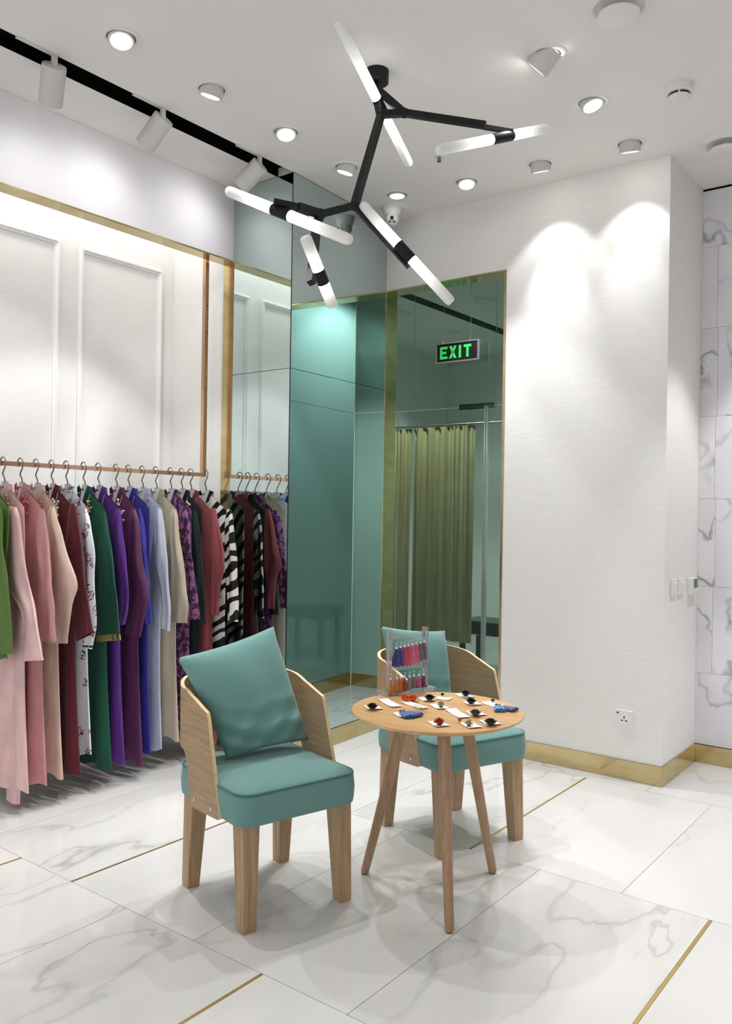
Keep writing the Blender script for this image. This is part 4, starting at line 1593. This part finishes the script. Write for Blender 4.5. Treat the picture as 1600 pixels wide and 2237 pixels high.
def flower(px, r, c, label, kind='rose', dz=.006):
    r *= 1.02
    p = at(*px, 2, ZT + dz + r * .6)
    e = empty('flower_ornament', (p.x, p.y, ZT + dz))
    tag(e, label, 'ornament', 'flower ornaments on the cards')
    m_ = pm('petal', c, .35, spec=.5)
    rnd = random.Random(int(px[0]))
    if kind == 'rose':
        for ring, (n, rr, tilt, sz) in enumerate(((7, .52, 40, .78), (6, .34, 22, .72), (4, .16, 6, .62))):
            for k in range(n):
                a = 2 * math.pi * k / n + ring * .5
                M = Matrix.Rotation(a, 4, 'Z') @ Matrix.Translation((rr * r, 0, r * (.02 + .16 * ring))) @ Matrix.Rotation(R(tilt), 4, 'Y')
                mb = MB()
                rings = []
                for i in range(4):
                    q_ = i / 3
                    w_ = sz * r * (.6, 1.0, .95, .55)[i] * .72
                    rings.append([M @ Vector((-.08 * r + .1 * r * q_ * q_, -w_, sz * r * q_ * 1.1)), M @ Vector((.1 * r * q_, 0, sz * r * q_ * 1.15)), M @ Vector((-.08 * r + .1 * r * q_ * q_, w_, sz * r * q_ * 1.1)), M @ Vector((.03 * r + .1 * r * q_, 0, sz * r * q_ * 1.15))])
                mb.loft(rings)
                mb.build('petal', m_, e)
        MB().ball((0, 0, r * .42), r * .30, 6).build('heart', m_, e)
    else:
        mb = MB()
        for k in range(70):
            a, el = rnd.uniform(0, 6.28), rnd.uniform(.15, 1.5)
            d_ = Vector((math.cos(a) * math.cos(el), math.sin(a) * math.cos(el), math.sin(el)))
            mb.tube([(0, 0, r * .15), tuple(d_ * r * .55 + Vector((0, 0, r * .15))), tuple(d_ * r + Vector((0, 0, r * .1)))], [r * .07, r * .07, r * .02], 4)
        o = mb.build('spikes', m_, e)
        o['kind'] = 'stuff'
        MB().ball((0, 0, r * .25), r * .4, 6).build('heart', m_, e)
    MB().cyl((0, 0, -.003), (0, 0, .002), r * .36, n=14).build('backing', MAT['darkplastic'], e)
    return e


BLK, GRY, GRN, RED, ORG = (26, 26, 28), (84, 84, 88), (150, 160, 112), (150, 34, 40), (224, 92, 44)
card((817, 1547), .034, .027, -33, 'small card under the lone black flower nearest the table edge')
flower((814, 1541), .019, BLK, 'black flower on the small card at the table edge near the front chair')
card((852, 1537), .072, .022, -31, 'long patterned card in front of the acrylic stand')
card((880, 1563), .034, .024, -31, 'short card under the pair of blue tassels nearest the stand')
card((905, 1541), .070, .022, -22, 'long card with thin pins beneath the orange flowers')
flower((886, 1523), .019, ORG, 'orange flower nearer the stand of the orange pair')
flower((902, 1523), .019, ORG, 'orange flower farther from the stand of the orange pair')
card((934, 1529), .032, .026, -33, 'card under the black flower beside the orange flowers')
flower((939, 1522), .019, BLK, 'black flower beside the orange flowers')
card((971, 1527), .030, .024, 20, 'card with a tiny black bow at the far side of the table')
flower((967, 1516), .008, (60, 44, 40), 'tiny dark bow on the far card', 'rose')
card((962, 1545), .040, .026, -33, 'card under the pale green spiky flower nearer the stand')
flower((964, 1537), .018, GRN, 'pale green spiky flower nearer the stand', 'spiky')
card((1016, 1521), .040, .026, -28, 'card under the black flower farthest across the table')
flower((1018, 1513), .018, BLK, 'black flower farthest across the table')
card((1034, 1538), .034, .027, -30, 'card under the black flower in front of the farthest one')
flower((1030, 1530), .018, BLK, 'black flower in front of the farthest one')
card((1042, 1560), .036, .026, -30, 'card under the striped grey flower')
flower((1039, 1555), .019, GRY, 'glossy grey flower with dark petals in the middle of the right half')
card((1073, 1580), .036, .027, -30, 'card under the dark metallic flower near the right front edge')
flower((1072, 1575), .020, (58, 58, 62), 'dark metallic flower near the right front edge of the table')
card((960, 1583), .038, .027, -32, 'card under the dark red spiky flower')
flower((960, 1574), .022, RED, 'dark red spiky flower at the front edge of the table', 'spiky')
card((1000, 1560), .070, .023, -36, 'long card with pins in the middle of the table')
flower((1005, 1572), .007, (200, 70, 80), 'tiny red bead ornament on the long middle card')
card((1030, 1586), .038, .026, -33, 'card under the pale green spiky flower at the front edge')
flower((1025, 1577), .018, GRN, 'pale green spiky flower at the front edge', 'spiky')
card((1085, 1542), .062, .028, -20, 'card under the pair of blue tassels by the right table edge')
flower((1077, 1529), .008, (70, 60, 60), 'tiny grey bow above the right pair of blue tassels')
for (px, rz, c, lb) in (((875, 1554), -118, (12, 98, 204), 'blue tassel lying by the front rim, the one nearer the edge'), ((880, 1553), -92, (10, 86, 190), 'blue tassel lying by the front rim, the one pointing at the red flower'),
                        ((1085, 1540), -140, (50, 150, 232), 'light blue tassel lying by the right rim'), ((1090, 1541), -100, (14, 78, 176), 'deep blue tassel lying by the right rim')):
    p = at(*px, 2, ZT + .010)
    tassel('tassel_earring', p, 0, .080, .007, .022, c, lb, 'blue tassel earrings lying on the table', tilt=(R(90 - 1), 0, R(rz)), flat=.32)
for px0, px1 in (((902, 1541), (925, 1557)), ((906, 1540), (930, 1556)), ((910, 1539), (934, 1553))):
    a, c_ = at(*px0, 2, ZT + .008), at(*px1, 2, ZT + .008)
    o = MB().tube([a, (a + c_) / 2 + Vector((0, 0, .001)), c_], .0012, 6).build('hair_pin', MAT['chrome'], loc=(a + c_) / 2)
    tag(o, 'silver pin across the long card before the orange flowers, ' + {902: 'first from the card edge', 906: 'middle of three', 910: 'last of three'}[px0[0]], 'pin', 'silver pins on the long card')
